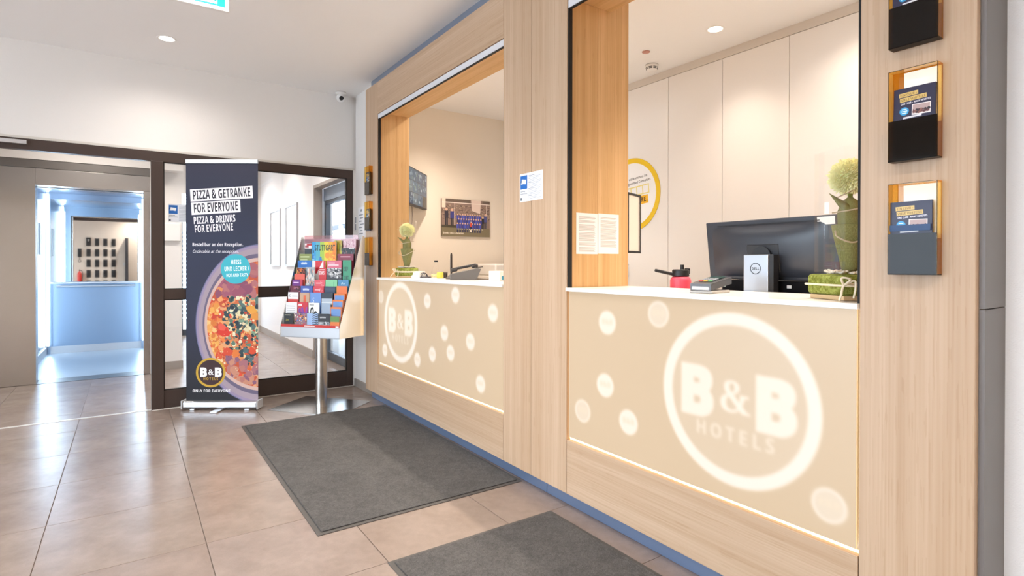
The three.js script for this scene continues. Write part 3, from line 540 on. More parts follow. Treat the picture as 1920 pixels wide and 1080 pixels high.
      if (k === 'purple') { R('#d23a4c', 0.75, 0, 0.25, 1); R('#e9c9ee', 0.12, 0.12, 0.5, 0.05); }
      if (k === 'magazine') { dots(['#7d8890', '#c8c4bc', '#d8a08a', '#5a646c', '#e2dcd4'], 90, 0, 0.1, 1, 0.4, 4, 12); R('#23282e', 0, 0.53, 1, 0.06); R('#e6e6e6', 0, 0.62, 1, 0.04); R('#3a3c40', 0, 0.8, 1, 0.2); }
      if (k === 'mint') { R('#5fae80', 0.68, 0.1, 0.06, 0.3); }
      if (k === 'teal') dots(['#cfe6f2'], 6, 0.35, 0.1, 0.3, 0.15, 4, 8);
      if (k === 'dms') { T('DMS', '#f8eeee', 0.08, 0.36, 46); R('#f1e9e9', 0.1, 0.08, 0.7, 0.04); }
      if (k === 'bwphoto') { dots(['#e8e6e4', '#b8b6b6', '#1c1b20', '#88868a'], 90, 0.05, 0, 0.9, 0.5, 5, 12); R('#d86a80', 0, 0, 1, 0.04); }
      if (k === 'fire') { dots(['#d8702c', '#f0a040', '#8a3018', '#2a1410'], 70, 0.1, 0.08, 0.8, 0.4, 4, 14); R('#c8b890', 0, 0, 0.06, 1); R('#c8b890', 0, 0, 1, 0.04); }
      if (k === 'triangle') { g.fillStyle = '#d8303a'; g.beginPath(); g.moveTo(CW * 0.25, 0); g.lineTo(CW * 0.8, 0); g.lineTo(CW * 0.35, CH * 0.5); g.lineTo(CW * 0.25, CH * 0.5); g.fill(); R('#d8303a', 0.84, 0, 0.16, 0.3); }
      if (k === 'rose') { R('#f6d8de', 0.1, 0.16, 0.7, 0.05); R('#f6d8de', 0.1, 0.3, 0.8, 0.06); R('#f2c4cf', 0.15, 0.08, 0.4, 0.04); }
      if (k === 'sep') { T('SEP', '#173a34', 0.18, 0.42, 38); T('OKT', '#173a34', 0.18, 0.74, 38); }
      if (k === 'cobalt') S('#dfe9f8', 0.25, 0.16, 0.4, 0.1);
      if (k === 'olive') { R('#c8d098', 0.1, 0.1, 0.7, 0.06); R('#c8d098', 0.1, 0.22, 0.55, 0.05); R('#6f7a40', 0, 0.34, 1, 0.05); }
      if (k === 'stuttgart') { const cs = ['#3f9fd6', '#58b4c8', '#a8c84a', '#ecd23a', '#f2b42e', '#ee8c2c']; cs.forEach((c, q) => R(c, q / 6, 0, 0.18, 1)); dots(['#f6c840', '#ef9a30', '#e8742c', '#f2dc60'], 26, 0.5, 0.35, 0.5, 0.6, 6, 16); dots(['#58a8dc', '#3c80c8', '#7cc4e0'], 16, 0, 0.4, 0.4, 0.6, 6, 16); g.save(); g.translate(8, 38); g.scale(0.78, 1.25); T('STUTTGART', '#1a2a30', 0.08, 0.02, 28); g.restore(); T('s', '#1a2a30', 0.03, 0.3, 20); }
      if (k === 'burgundy') { R('#c88a98', 0.2, 0.1, 0.6, 0.05); }
      if (k === 'coalphoto') { dots(['#565c64', '#1c1f24', '#7a5a5a'], 50, 0, 0.1, 1, 0.5); R('#e6e2e0', 0.55, 0.0, 0.4, 0.05); }
      if (k === 'news') { R('#f2eeee', 0, 0, 1, 0.2); R('#c8323a', 0.3, 0.02, 0.7, 0.07); S('#a02030', 0.06, 0.12, 0.5, 0.1); }
      if (k === 'lemon') { dots(['#d8c84a', '#8a9438', '#c89a3a', '#6f8a3c'], 50, 0, 0, 1, 0.7, 6, 16); }
      if (k === 'blossom') { dots(['#f0dade', '#c890a4', '#e8c8d0', '#b87a90'], 90, 0, 0, 1, 1, 2, 6); R('#7d6a5a', 0.26, 0.1, 0.015, 0.6); }
      g.restore();
    });
  });
  const bm = print(atlas, 0.4);
  const dir = new THREE.Vector3(0.62785, 0, 0.77833), dep = new THREE.Vector3(0.77833, 0, -0.62785);
  BROCHURES.forEach(([u0, u1, w, top, foot, look, words], i) => {
    const step = Math.max(0, Math.min(8, Math.floor((w - 0.004) / 0.0275) - 1)), base = Math.max(0.622, Math.min(foot - 0.012, 0.70 + step * 0.068)), hgt = top - base, k = looks.indexOf(look);
    const g = new THREE.BoxGeometry(u1 - u0, hgt, 0.004).translate(0, hgt / 2, 0);
    const uv = g.attributes.uv, cx = (k % 7) * 146, cy = Math.floor(k / 7) * 170, vis = Math.min(1, 0.14 / hgt);
    for (let j = 0; j < uv.count; j++) { const f = j >= 16 && j < 20; const a = f ? uv.getX(j) : 0.02, b = f ? 1 - uv.getY(j) : 0.6; uv.setXY(j, (cx + 2 + a * 142) / 1024, 1 - (cy + 2 + Math.min(1, b * Math.max(0.6, Math.min(1, hgt / 0.16))) * 166) / 1024); }
    const p = STAND.A.clone().addScaledVector(dir, (u0 + u1) / 2).addScaledVector(dep, w);
    single('brochure', words + ' on the brochure stand', 'brochure', g, bm, [p.x, base, p.z], STAND.turn, 'brochures on the display stand');
  });
}
// ---- floor mats
function mat(label, x0, x1, z0, z1) {
  const t = thing('floor_mat', label, 'floor mat', [(x0 + x1) / 2, 0, (z0 + z1) / 2], 0, 'grey entrance mats'); const w = (x1 - x0) / 2, d = (z1 - z0) / 2;
  const carpet = new THREE.MeshStandardMaterial({ map: dataTex(512, 512, (u, v) => { const q = 78 + (vnoise(u * 6, v * 6, 6, 6) - 0.5) * 9 + (vnoise(u * 30, v * 30, 30, 30) - 0.5) * 9 + (vnoise(u * 110, v * 110, 110, 110) - 0.5) * 16 + (rnd() - 0.5) * 26; return [q, q * 0.972, q * 0.955]; }, 0.8, 0.8), roughness: 1, bumpMap: bumpTex(90, 0.3), bumpScale: 0.003 });
  part('rubber_edge', slab(-w, w, 0.0005, 0.004, -d, d, { r: 0.0015 }), M(0x4f4b48, 0.7), t);
  part('carpet_pile', slab(-w + 0.022, w - 0.022, 0.004, 0.010, -d + 0.022, d - 0.022, { r: 0.003 }), carpet, t);
}
mat('far grey entrance mat reaching under the brochure stand', 0.703, 1.842, -4.645, -2.57);
mat('near grey entrance mat in front of the large round logo', 0.878, 1.737, -2.18, -0.68);

// ---- wall leaflet holders (two columns on the reception front, grid on the rear wall)
const clubTex = canvas(234, 468, (g) => {
  g.fillStyle = '#231d3c'; g.fillRect(0, 0, 234, 468);
  g.save(); g.rotate(-0.05); g.fillStyle = '#d6b56a'; g.fillRect(28, 34, 108, 27); g.fillRect(32, 66, 150, 28); g.fillStyle = '#8a6a34'; g.font = 'bold 21px sans-serif'; g.fillText('EIN CLUB –', 34, 55, 96); g.fillText('VIELE VORTEILE', 38, 88, 138); g.fillStyle = '#f2eef2'; g.font = 'bold 16px sans-serif'; g.fillText('ONE CLUB – MANY BENEFITS', 36, 112, 168); g.restore();
  g.fillStyle = '#2f9ad0'; g.beginPath(); g.arc(62, 153, 27, 0, 7); g.fill(); g.fillStyle = '#dff2fb'; g.font = 'bold 12px sans-serif'; g.textAlign = 'center'; for (let i = 0; i < 3; i++) g.fillRect(48 - (i % 2) * 4, 138 + i * 12, 28 + (i % 2) * 8, 6); g.textAlign = 'left';
  g.save(); g.translate(106, 116); g.rotate(0.02); g.fillStyle = '#efe6e2'; g.fillRect(0, 0, 104, 70); g.fillStyle = '#b79c98'; g.fillRect(5, 5, 94, 56); for (let i = 0; i < 26; i++) { g.fillStyle = ['#4a2c30', '#6a3c3c', '#2c1e26', '#8a5a50'][i % 4]; g.beginPath(); g.arc(8 + rnd() * 88, 38 + rnd() * 20, 4 + rnd() * 5, 0, 7); g.fill(); } g.restore();
  g.fillStyle = '#e6e0e2'; g.save(); g.translate(56, 192); g.rotate(-0.05); g.fillRect(0, 0, 104, 12); g.restore();
  g.fillStyle = '#8d86a2'; g.fillRect(60, 240, 90, 12); g.save(); g.translate(50, 300); g.rotate(-0.1); g.fillRect(0, 0, 110, 90); g.restore();
});
const clubM = print(clubTex, 0.35);
function makeHolder(label, lit, group, wallMat = amberM, pocket = smokeM) {       // local: back at z = 0, opens towards +z, base y = 0
  const t = thing('leaflet_holder', label, 'leaflet holder', [0, 0, 0], 0, group), w = 0.059, h = 0.255, d = 0.035;
  part('back_plate', slab(-w, w, 0, h, 0.0004, 0.002), wallMat, t);
  if (lit) { part('glow_plate', slab(-w + 0.028, w - 0.002, 0.1, h - 0.004, 0.0022, 0.0032), M(0xfffaf0, 0.5), t, 'white plate painting the bright glow behind the leaflet'); }  // white plate stands in for the bright glow inside the holder
  part('side_wall', slab(-w, -w + 0.002, 0, h, 0.002, d), wallMat, t); part('side_wall', slab(w - 0.002, w, 0, h, 0.002, d), wallMat, t);
  part('bottom', slab(-w, w, 0, 0.003, 0.002, d), pocket, t);
  part('top_edge', slab(-w, w, h - 0.0015, h, 0.002, d), wallMat, t);
  part('front_pocket', slab(-w, w, 0, 0.114, d - 0.002, d), pocket, t, 'smoked front pocket');
  part('front_edge', merge([slab(-w, -w + 0.0015, 0.114, h, d - 0.0015, d), slab(w - 0.0015, w, 0.114, h, d - 0.0015, d), slab(-w, w, h - 0.0015, h, d - 0.0015, d)]), M(0x3a2412, 0.3), t);
  return t;
}
function makeLeaflet(label, group, w = 0.1, h = 0.2) { return single('leaflet', label, 'leaflet', new THREE.BoxGeometry(w, h, 0.008).translate(0, h / 2, 0), cardMats(clubM, M(0x2b2440, 0.6)), [0, 0, 0], 0, group); }
const gridTex = canvas(100, 200, (g) => { g.fillStyle = '#121014'; g.fillRect(0, 0, 100, 200); g.fillStyle = '#e6e0da'; g.save(); g.translate(50, 44); g.rotate(-0.2); g.fillRect(-20, -14, 40, 14); g.fillRect(-14, 4, 34, 12); g.restore(); g.fillStyle = '#b9aeb0'; g.beginPath(); g.arc(56, 80, 10, 0, 7); g.fill(); });
const onFront = (z, y, off) => [1.81 - off, y, z];
const HY = [1.843, 1.524, 1.207], HW = ['top', 'middle', 'bottom'];
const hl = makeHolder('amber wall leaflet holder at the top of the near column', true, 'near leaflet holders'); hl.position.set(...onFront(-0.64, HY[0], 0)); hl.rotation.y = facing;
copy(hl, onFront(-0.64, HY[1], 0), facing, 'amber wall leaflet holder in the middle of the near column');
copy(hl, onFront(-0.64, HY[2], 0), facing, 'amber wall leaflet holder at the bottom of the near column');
const lf = makeLeaflet('dark club leaflet in the top near holder', 'club leaflets'); lf.position.set(...onFront(-0.643, HY[0] + 0.004, 0.02)); lf.rotation.y = facing;
copy(lf, onFront(-0.642, HY[1] + 0.006, 0.02), facing, 'tilted dark club leaflet in the middle near holder').rotation.set(-0.05, facing, 0, 'YXZ');
copy(lf, onFront(-0.646, HY[2] + 0.004, 0.02), facing, 'dark club leaflet in the bottom near holder above a blue band');
single('paper_band', 'narrow blue paper band across the bottom near leaflet', 'paper', slab(-0.05, 0.048, 0, 0.017, 0, 0.001), M(0x2f4a72, 0.5), onFront(-0.646, HY[2] + 0.122, 0.028), facing);
const dk = makeHolder('black leaflet holder in the top row of the mirrored wall grid, first from its left', false, 'leaflet holders of the mirrored wall grid', inkM, inkM); dk.position.set(-1.0, 1.775, 1.55); dk.rotation.y = Math.PI;
const hd = makeHolder('orange wall leaflet holder at the top of the far column', false, 'far leaflet holders'); hd.position.set(...onFront(-4.895, HY[0] + 0.02, 0)); hd.rotation.y = facing;
copy(hd, onFront(-4.895, HY[1] + 0.02, 0), facing, 'orange wall leaflet holder in the middle of the far column');
copy(hd, onFront(-4.895, HY[2] + 0.015, 0), facing, 'empty orange wall leaflet holder at the bottom of the far column');
copy(lf, onFront(-4.895, HY[0] + 0.024, 0.02), facing, 'dark leaflet in the top far holder');
copy(lf, onFront(-4.895, HY[1] + 0.01, 0.02), facing, 'dark leaflet in the middle far holder');
{
  const ord = ['first', 'second', 'third', 'fourth'], row = ['top', 'second', 'third', 'fourth', 'lowest'];
  const gl = single('leaflet', 'dark leaflet in the top row of the mirrored wall grid, first from its left', 'leaflet', new THREE.BoxGeometry(0.108, 0.225, 0.008).translate(0, 0.1125, 0), cardMats(print(gridTex, 0.7), inkM), [-1.0, 1.779, 1.53], Math.PI, 'leaflets of the mirrored wall grid');
  for (let r = 0; r < 5; r++) for (let c = 0; c < 4; c++) {
    const x = -1.0 + c * 0.206, y = 1.775 - r * 0.321, where = `in the ${row[r]} row of the mirrored wall grid, ${ord[c]} from its left`;
    if (r + c) copy(dk, [x, y, 1.55], Math.PI, 'black leaflet holder ' + where, 'leaflet holders of the mirrored wall grid');
    if (r + c) copy(gl, [x, y + 0.004, 1.53], Math.PI, 'dark leaflet ' + where, 'leaflets of the mirrored wall grid');
  }
  // beside that grid, seen in the lift mirror
  const e = thing('fire_extinguisher', 'red fire extinguisher hanging on the wall seen in the lift mirror', 'fire extinguisher', [-1.215, 0.62, 1.47]);
  part('cylinder', lathe([[0, 0], [0.05, 0], [0.055, 0.02], [0.055, 0.3], [0.045, 0.34], [0.018, 0.37], [0.018, 0.4], [0, 0.4]], 24), M(0xd23a2e, 0.35), e);
  part('valve', merge([box(0.03, 0.03, 0.03, 0, 0.41, 0), box(0.02, 0.012, 0.1, 0, 0.435, -0.03)]), blackM, e); part('hose', tube([[0.02, 0.41, 0], [0.065, 0.38, -0.02], [0.07, 0.2, -0.02], [0.06, 0.08, -0.02]], 0.008, 20), blackM, e);
  part('bracket', slab(-0.02, 0.02, 0.2, 0.26, 0.05, 0.08), steelDark, e);
  const k = thing('wall_phone', 'dark wall device with a hanging loop seen in the lift mirror', 'phone', [-1.215, 1.44, 1.53]);
  part('body', slab(-0.045, 0.045, 0, 0.25, -0.04, 0.02, { r: 0.01 }), blackM, k); part('loop', new THREE.TorusGeometry(0.035, 0.006, 8, 24).translate(0, -0.12, -0.02), blackM, k); part('strap', slab(-0.005, 0.005, -0.09, 0, -0.022, -0.016), blackM, k);
  const dr = structGroup('door_3'); part('leaf', slab(-0.09, -0.005, 0, 2.03, 1.3, 1.549), M(0x2e2c30, 0.5), dr); part('handle', merge([slab(-0.12, -0.09, 1.19, 1.25, 1.34, 1.36), slab(-0.13, -0.12, 1.16, 1.28, 1.33, 1.37)]), aluM, dr);
}
// ---- notices
const vidTex = canvas(420, 316, (g) => {
  g.fillStyle = '#f0f1f5'; g.fillRect(0, 0, 420, 316); g.fillStyle = '#1766b8'; g.fillRect(12, 22, 128, 152);
  g.save(); g.translate(76, 92); g.rotate(0.14); g.fillStyle = '#f4f4f4'; g.fillRect(-42, -26, 84, 50); g.fillStyle = '#0f3f78'; g.fillRect(-58, -10, 14, 22); g.fillStyle = '#f4f4f4'; g.fillRect(-50, 18, 30, 12); g.restore();
  g.fillStyle = '#3a4450'; g.font = 'bold 21px sans-serif'; g.fillText('Achtung', 16, 206); g.font = 'bold 16px sans-serif'; g.fillText('Videoüberwachung', 12, 232, 128); g.fillStyle = '#55606a'; g.fillRect(14, 268, 26, 34);
  g.fillStyle = '#a9adb8'; for (let i = 0; i < 17; i++) g.fillRect(160, 30 + i * 16, 150 + ((i * 67) % 90), 5); g.fillStyle = '#8a909c'; for (const i of [0, 5, 9, 14]) g.fillRect(160, 30 + i * 16, 110, 6);
});
const vg = cardGeo(0.21, 0.155, 0.0012), vm = cardMats(print(vidTex, 0.45));
single('video_notice', 'blue and white video surveillance notice on the wooden pillar', 'notice', vg, vm, onFront(-2.446, 1.582, 0), facing);
single('video_notice', 'blue and white video surveillance notice on the glass beside the banner', 'notice', vg, vm, [0.384, 1.595, -5.597]);
{ // two printed sheets on the jamb
  const sheet = (n) => canvas(300, 430, (g) => { g.fillStyle = '#f6f2ee'; g.fillRect(0, 0, 300, 430); const bl = n ? [[40, 24], [70, 40], [112, 42], [156, 60], [222, 64], [292, 74]] : [[36, 30], [76, 34], [120, 74], [202, 58], [268, 36], [310, 40], [358, 56]]; for (const [y, h] of bl) for (let q = 0; q < h - 6; q += 10) { g.fillStyle = '#b5aca6'; g.fillRect(34, y + q, 214 + ((q * 37 + y) % 24), 5); } });
  const a = single('printed_sheet', 'left printed paper sheet taped to the wooden jamb', 'paper', cardGeo(0.148, 0.21), cardMats(print(sheet(0), 0.7)), [1.945, 1.288, -2.1445]);
  single('printed_sheet', 'right printed paper sheet taped to the wooden jamb', 'paper', cardGeo(0.15, 0.21), cardMats(print(sheet(1), 0.7)), [2.097, 1.291, -2.1445]);
  const f = thing('framed_notice', 'black framed notice hinged to the inner edge of the wooden pillar', 'notice', [2.33, 1.298, -2.183], 20 * D);
  part('frame', merge([slab(-0.088, 0.088, 0, 0.012, -0.006, 0.006), slab(-0.088, 0.088, 0.32, 0.332, -0.006, 0.006), slab(-0.088, -0.08, 0, 0.332, -0.006, 0.006), slab(0.08, 0.088, 0, 0.332, -0.006, 0.006), slab(0.064, 0.067, 0.012, 0.32, -0.004, 0.007)]), blackM, f);
  part('sheet', slab(-0.08, 0.08, 0.012, 0.32, -0.002, 0.003), M(0xe9dccf, 0.5), f);
}
{ // paper and switches by the partition
  const tx = canvas(160, 280, (g) => { g.fillStyle = '#f2f1f3'; g.fillRect(0, 0, 160, 280); g.fillStyle = '#8f949c'; g.fillRect(60, 20, 40, 20); for (let i = 0; i < 7; i++) g.fillRect(24 + (i % 2) * 20, 66 + i * 28, 96 - (i % 3) * 16, 9); });
  single('wall_notice', 'white paper notice on the short side wall beside the far leaflet holders', 'paper', cardGeo(0.18, 0.31), cardMats(print(tx, 0.7)), [1.9, 1.49, -5.39], facing);
  const s = thing('light_switch', 'small white double wall switch beside the partition frame', 'switch', [1.9, 1.57, -5.535], facing);
  part('plate', slab(-0.02, 0.02, 0, 0.15, 0, 0.008, { r: 0.003 }), whiteM, s); for (const y of [0.01, 0.08]) part('rocker', slab(-0.014, 0.014, y, y + 0.06, 0.008, 0.012, { r: 0.002 }), M(0x9a9aa0, 0.5), s);
  const b = thing('wall_box', 'flat white box on the wall behind the left glass pane', 'wall box', [0.4, 1.505, -7.65]); part('cover', slab(-0.08, 0.1, 0, 0.2, 0, 0.03, { r: 0.004 }), whiteM, b); part('base', slab(-0.085, 0.105, -0.008, 0, 0, 0.034), M(0xa9a5a2, 0.6), b);  // grey base strip stands for the shadow line under the cover
}
// ================================================================ ON AND BEHIND THE COUNTERS
{ // round yellow sign on the cabinets
  const t = thing('round_sign', 'round white sign with a thick yellow ring on the cabinet doors', 'sign', [3.869, 1.88, -3.65], facing);
  part('ring', new THREE.ExtrudeGeometry((() => { const s = new THREE.Shape(); s.absarc(0, 0, 0.34, 0, Math.PI * 2, false); const h = new THREE.Path(); h.absarc(0, 0, 0.295, 0, Math.PI * 2, true); s.holes.push(h); return s; })(), { depth: 0.006, bevelEnabled: false, curveSegments: 48 }), M(0xf3c926, 0.5), t);
  const tx = canvas(512, 512, (g) => {
    g.fillStyle = '#faf8f5'; g.fillRect(0, 0, 512, 512); g.save(); g.translate(256, 256); g.rotate(-0.09); g.fillStyle = '#6a6460'; g.font = 'bold 26px sans-serif'; g.textAlign = 'center'; g.fillText('Herzlich willkommen im', 24, -118); g.fillText('Hotel Stuttgart Bad Cannstatt', 20, -82, 400);
    g.strokeStyle = '#f0df8a'; g.lineWidth = 9; for (let i = 0; i < 6; i++) g.strokeRect(-190 + i * 62, -56, 62, 66); g.fillStyle = '#f3b82a'; g.fillRect(-150, 24, 320, 66); g.fillStyle = '#3a2a1a'; g.font = 'bold 50px sans-serif'; g.fillText('SLEEP HERE.', 18, 74, 290); g.restore();
  });
  part('face', new THREE.CircleGeometry(0.296, 48).translate(0, 0, 0.004), print(tx, 0.5), t); part('backing', new THREE.CylinderGeometry(0.296, 0.296, 0.003, 48).rotateX(Math.PI / 2).translate(0, 0, 0.0018), paperM, t);
}
{ // monitor, seen from behind
  const t = thing('computer_monitor', 'large black computer monitor seen from behind on a silver stand', 'monitor', [2.36, 0.91, -1.406], facing);   // local +z -> lobby
  const back = new THREE.Group(); back.name = 'screen_back'; back.position.set(0, 0.254, 0); back.rotation.x = 0.14; t.add(back);
  const shell = M(0x34373f, 0.32);
  part('panel', slab(-0.305, 0.305, 0, 0.274, -0.03, -0.008, { r: 0.004 }), shell, back);
  const hump = new THREE.BoxGeometry(0.56, 0.246, 0.03, 24, 16, 1); { const p = hump.attributes.position; for (let i = 0; i < p.count; i++) if (p.getZ(i) > 0) { const u = p.getX(i) / 0.28, v = p.getY(i) / 0.123; p.setZ(i, -0.014 + 0.034 * Math.max(0, 1 - Math.pow(Math.abs(u), 3.2)) * Math.max(0, 1 - Math.pow(Math.abs(v), 3))); } hump.computeVertexNormals(); hump.translate(0, 0.134, 0.004); }
  part('rear_hump', hump, shell, back);
  part('vent', slab(-0.24, 0.24, 0.253, 0.257, -0.008, -0.005), blackM, back);
  part('mount_plate', slab(-0.075, 0.075, 0.04, 0.165, 0.018, 0.026, { r: 0.004 }), M(0x25262b, 0.45), back);
  part('screen', slab(-0.298, 0.298, 0.012, 0.266, -0.032, -0.03), M(0x101114, 0.2), back);
  part('sticker', slab(0.23, 0.3, 0.236, 0.268, -0.008, -0.0072), M(0xe9e6e2, 0.5), back, 'white sticker');
  part('stand_neck', slab(-0.028, 0.028, 0.1, 0.37, 0.028, 0.055), blackM, t);
  part('stand_foot', slab(-0.12, 0.12, 0, 0.012, 0.03, 0.095, { r: 0.004 }), blackM, t);
  part('clamp', cyl(0.045, 0.045, 0.05, 0, 0, 0, 28).rotateX(Math.PI / 2).translate(0.0, 0.36, 0.032), blackM, t);
  const s = part('rear_cover', slab(-0.056, 0.06, 0.02, 0.368, 0.055, 0.1, { r: 0.003 }), M(0xb9bdc4, 0.34, { metalness: 0.85 }), t, 'silver stand cover with a round logo');
  s.position.set(0, 0, 0); part('cover_side', slab(0.0602, 0.083, 0.02, 0.366, 0.057, 0.097), blackM, t);
  const lg = canvas(128, 128, (g) => { g.fillStyle = '#b4bac2'; g.fillRect(0, 0, 128, 128); g.strokeStyle = g.fillStyle = '#20242c'; g.lineWidth = 7; g.beginPath(); g.arc(64, 64, 52, 0, 7); g.stroke(); g.font = 'bold 34px sans-serif'; g.textAlign = 'center'; g.fillText('DELL', 64, 76, 84); });
  part('logo', new THREE.CircleGeometry(0.0285, 32).translate(0.002, 0.307, 0.1003), print(lg, 0.4, { metalness: 0.5 }), s);
  const pc = thing('desktop_computer', 'black box-shaped computer lying below the monitor', 'computer', [2.38, 0.91, -1.36], facing);
  part('case', slab(-0.27, 0.3, 0.0, 0.2525, -0.12, 0.035, { r: 0.004 }), P(0x1b1a1c, 0.9, { specularIntensity: 0.2 }), pc); part('type_label', slab(0.05, 0.07, 0.222, 0.235, 0.035, 0.0356), paperM, pc);
}
{ // red drinking bottle
  const t = thing('drinking_bottle', 'coral red drinking bottle with a dark flip cap and strap', 'bottle', [2.36, 0.925, -1.885]);
  part('rubber_foot', lathe([[0, -0.015], [0.05, -0.015], [0.053, -0.01], [0.053, 0], [0, 0]], 36), blackM, t); part('body', lathe([[0, 0], [0.05, 0], [0.053, 0.006], [0.053, 0.225], [0.048, 0.24], [0.04, 0.247], [0, 0.248]], 36), M(0xee5266, 0.4), t);
  part('cap', lathe([[0, 0.248], [0.042, 0.248], [0.043, 0.252], [0.043, 0.278], [0.038, 0.284], [0, 0.284]], 36), blackM, t);
  part('spout', cyl(0.009, 0.01, 0.025, 0.012, 0.296, 0.0, 16), blackM, t);
  part('flip_strap', merge([box(0.11, 0.016, 0.024, 0, 0, 0, 0.006).rotateZ(-0.22).translate(-0.08, 0.268, 0)]).rotateY(-0.6), blackM, t);
  part('hinge', box(0.012, 0.03, 0.03, 0.038, 0.275, 0.012, 0.004), blackM, t);
}
{ // card payment terminal
  const t = thing('card_terminal', 'grey card payment terminal tilted on its cradle on the near counter', 'card terminal', [1.98, 1.118, -1.43], -1.4);
  const g = (w0, w1, l, h0, h1) => { const b = new THREE.BoxGeometry(w0, 0.03, l, 4, 2, 10), p = b.attributes.position; for (let i = 0; i < p.count; i++) { const k = p.getZ(i) / l + 0.5; p.setX(i, p.getX(i) * (w0 + (w1 - w0) * k) / w0); p.setY(i, p.getY(i) * 0.9 + h0 + (h1 - h0) * (1 - k)); } b.computeVertexNormals(); return b; };
  part('cradle', slab(-0.05, 0.05, 0.0, 0.012, -0.075, 0.085, { r: 0.005 }), M(0xb9b4ae, 0.4), t);
  part('body', g(0.1, 0.088, 0.175, 0.026, 0.05), M(0x55565a, 0.35), t);
  part('trim', slab(-0.039, 0.039, 0.012, 0.03, 0.072, 0.09, { r: 0.006 }), M(0xb4b7bc, 0.3, { metalness: 0.6 }), t);
  const tilt = new THREE.Group(); tilt.name = 'face'; tilt.position.set(0, 0.0535, 0); tilt.rotation.x = 0.137; t.add(tilt);
  part('display', slab(-0.03, 0.03, 0, 0.004, -0.075, -0.028, { r: 0.002 }), M(0x2e4a48, 0.15), tilt);
  const kc = [0xc24a3a, 0xd8b23a, 0x4a9a5a];
  for (let i = 0; i < 4; i++) for (let j = 0; j < 3; j++) part('key', slab(-0.029 + j * 0.0205, -0.013 + j * 0.0205, 0, 0.005, -0.018 + i * 0.018, -0.006 + i * 0.018, { r: 0.002 }), M(i === 3 ? kc[j] : 0x8d9096, 0.4), tilt);
  part('side_label', slab(0.0425, 0.0435, 0.026, 0.042, -0.045, -0.015), M(0xd9eef2, 0.4), t);
}
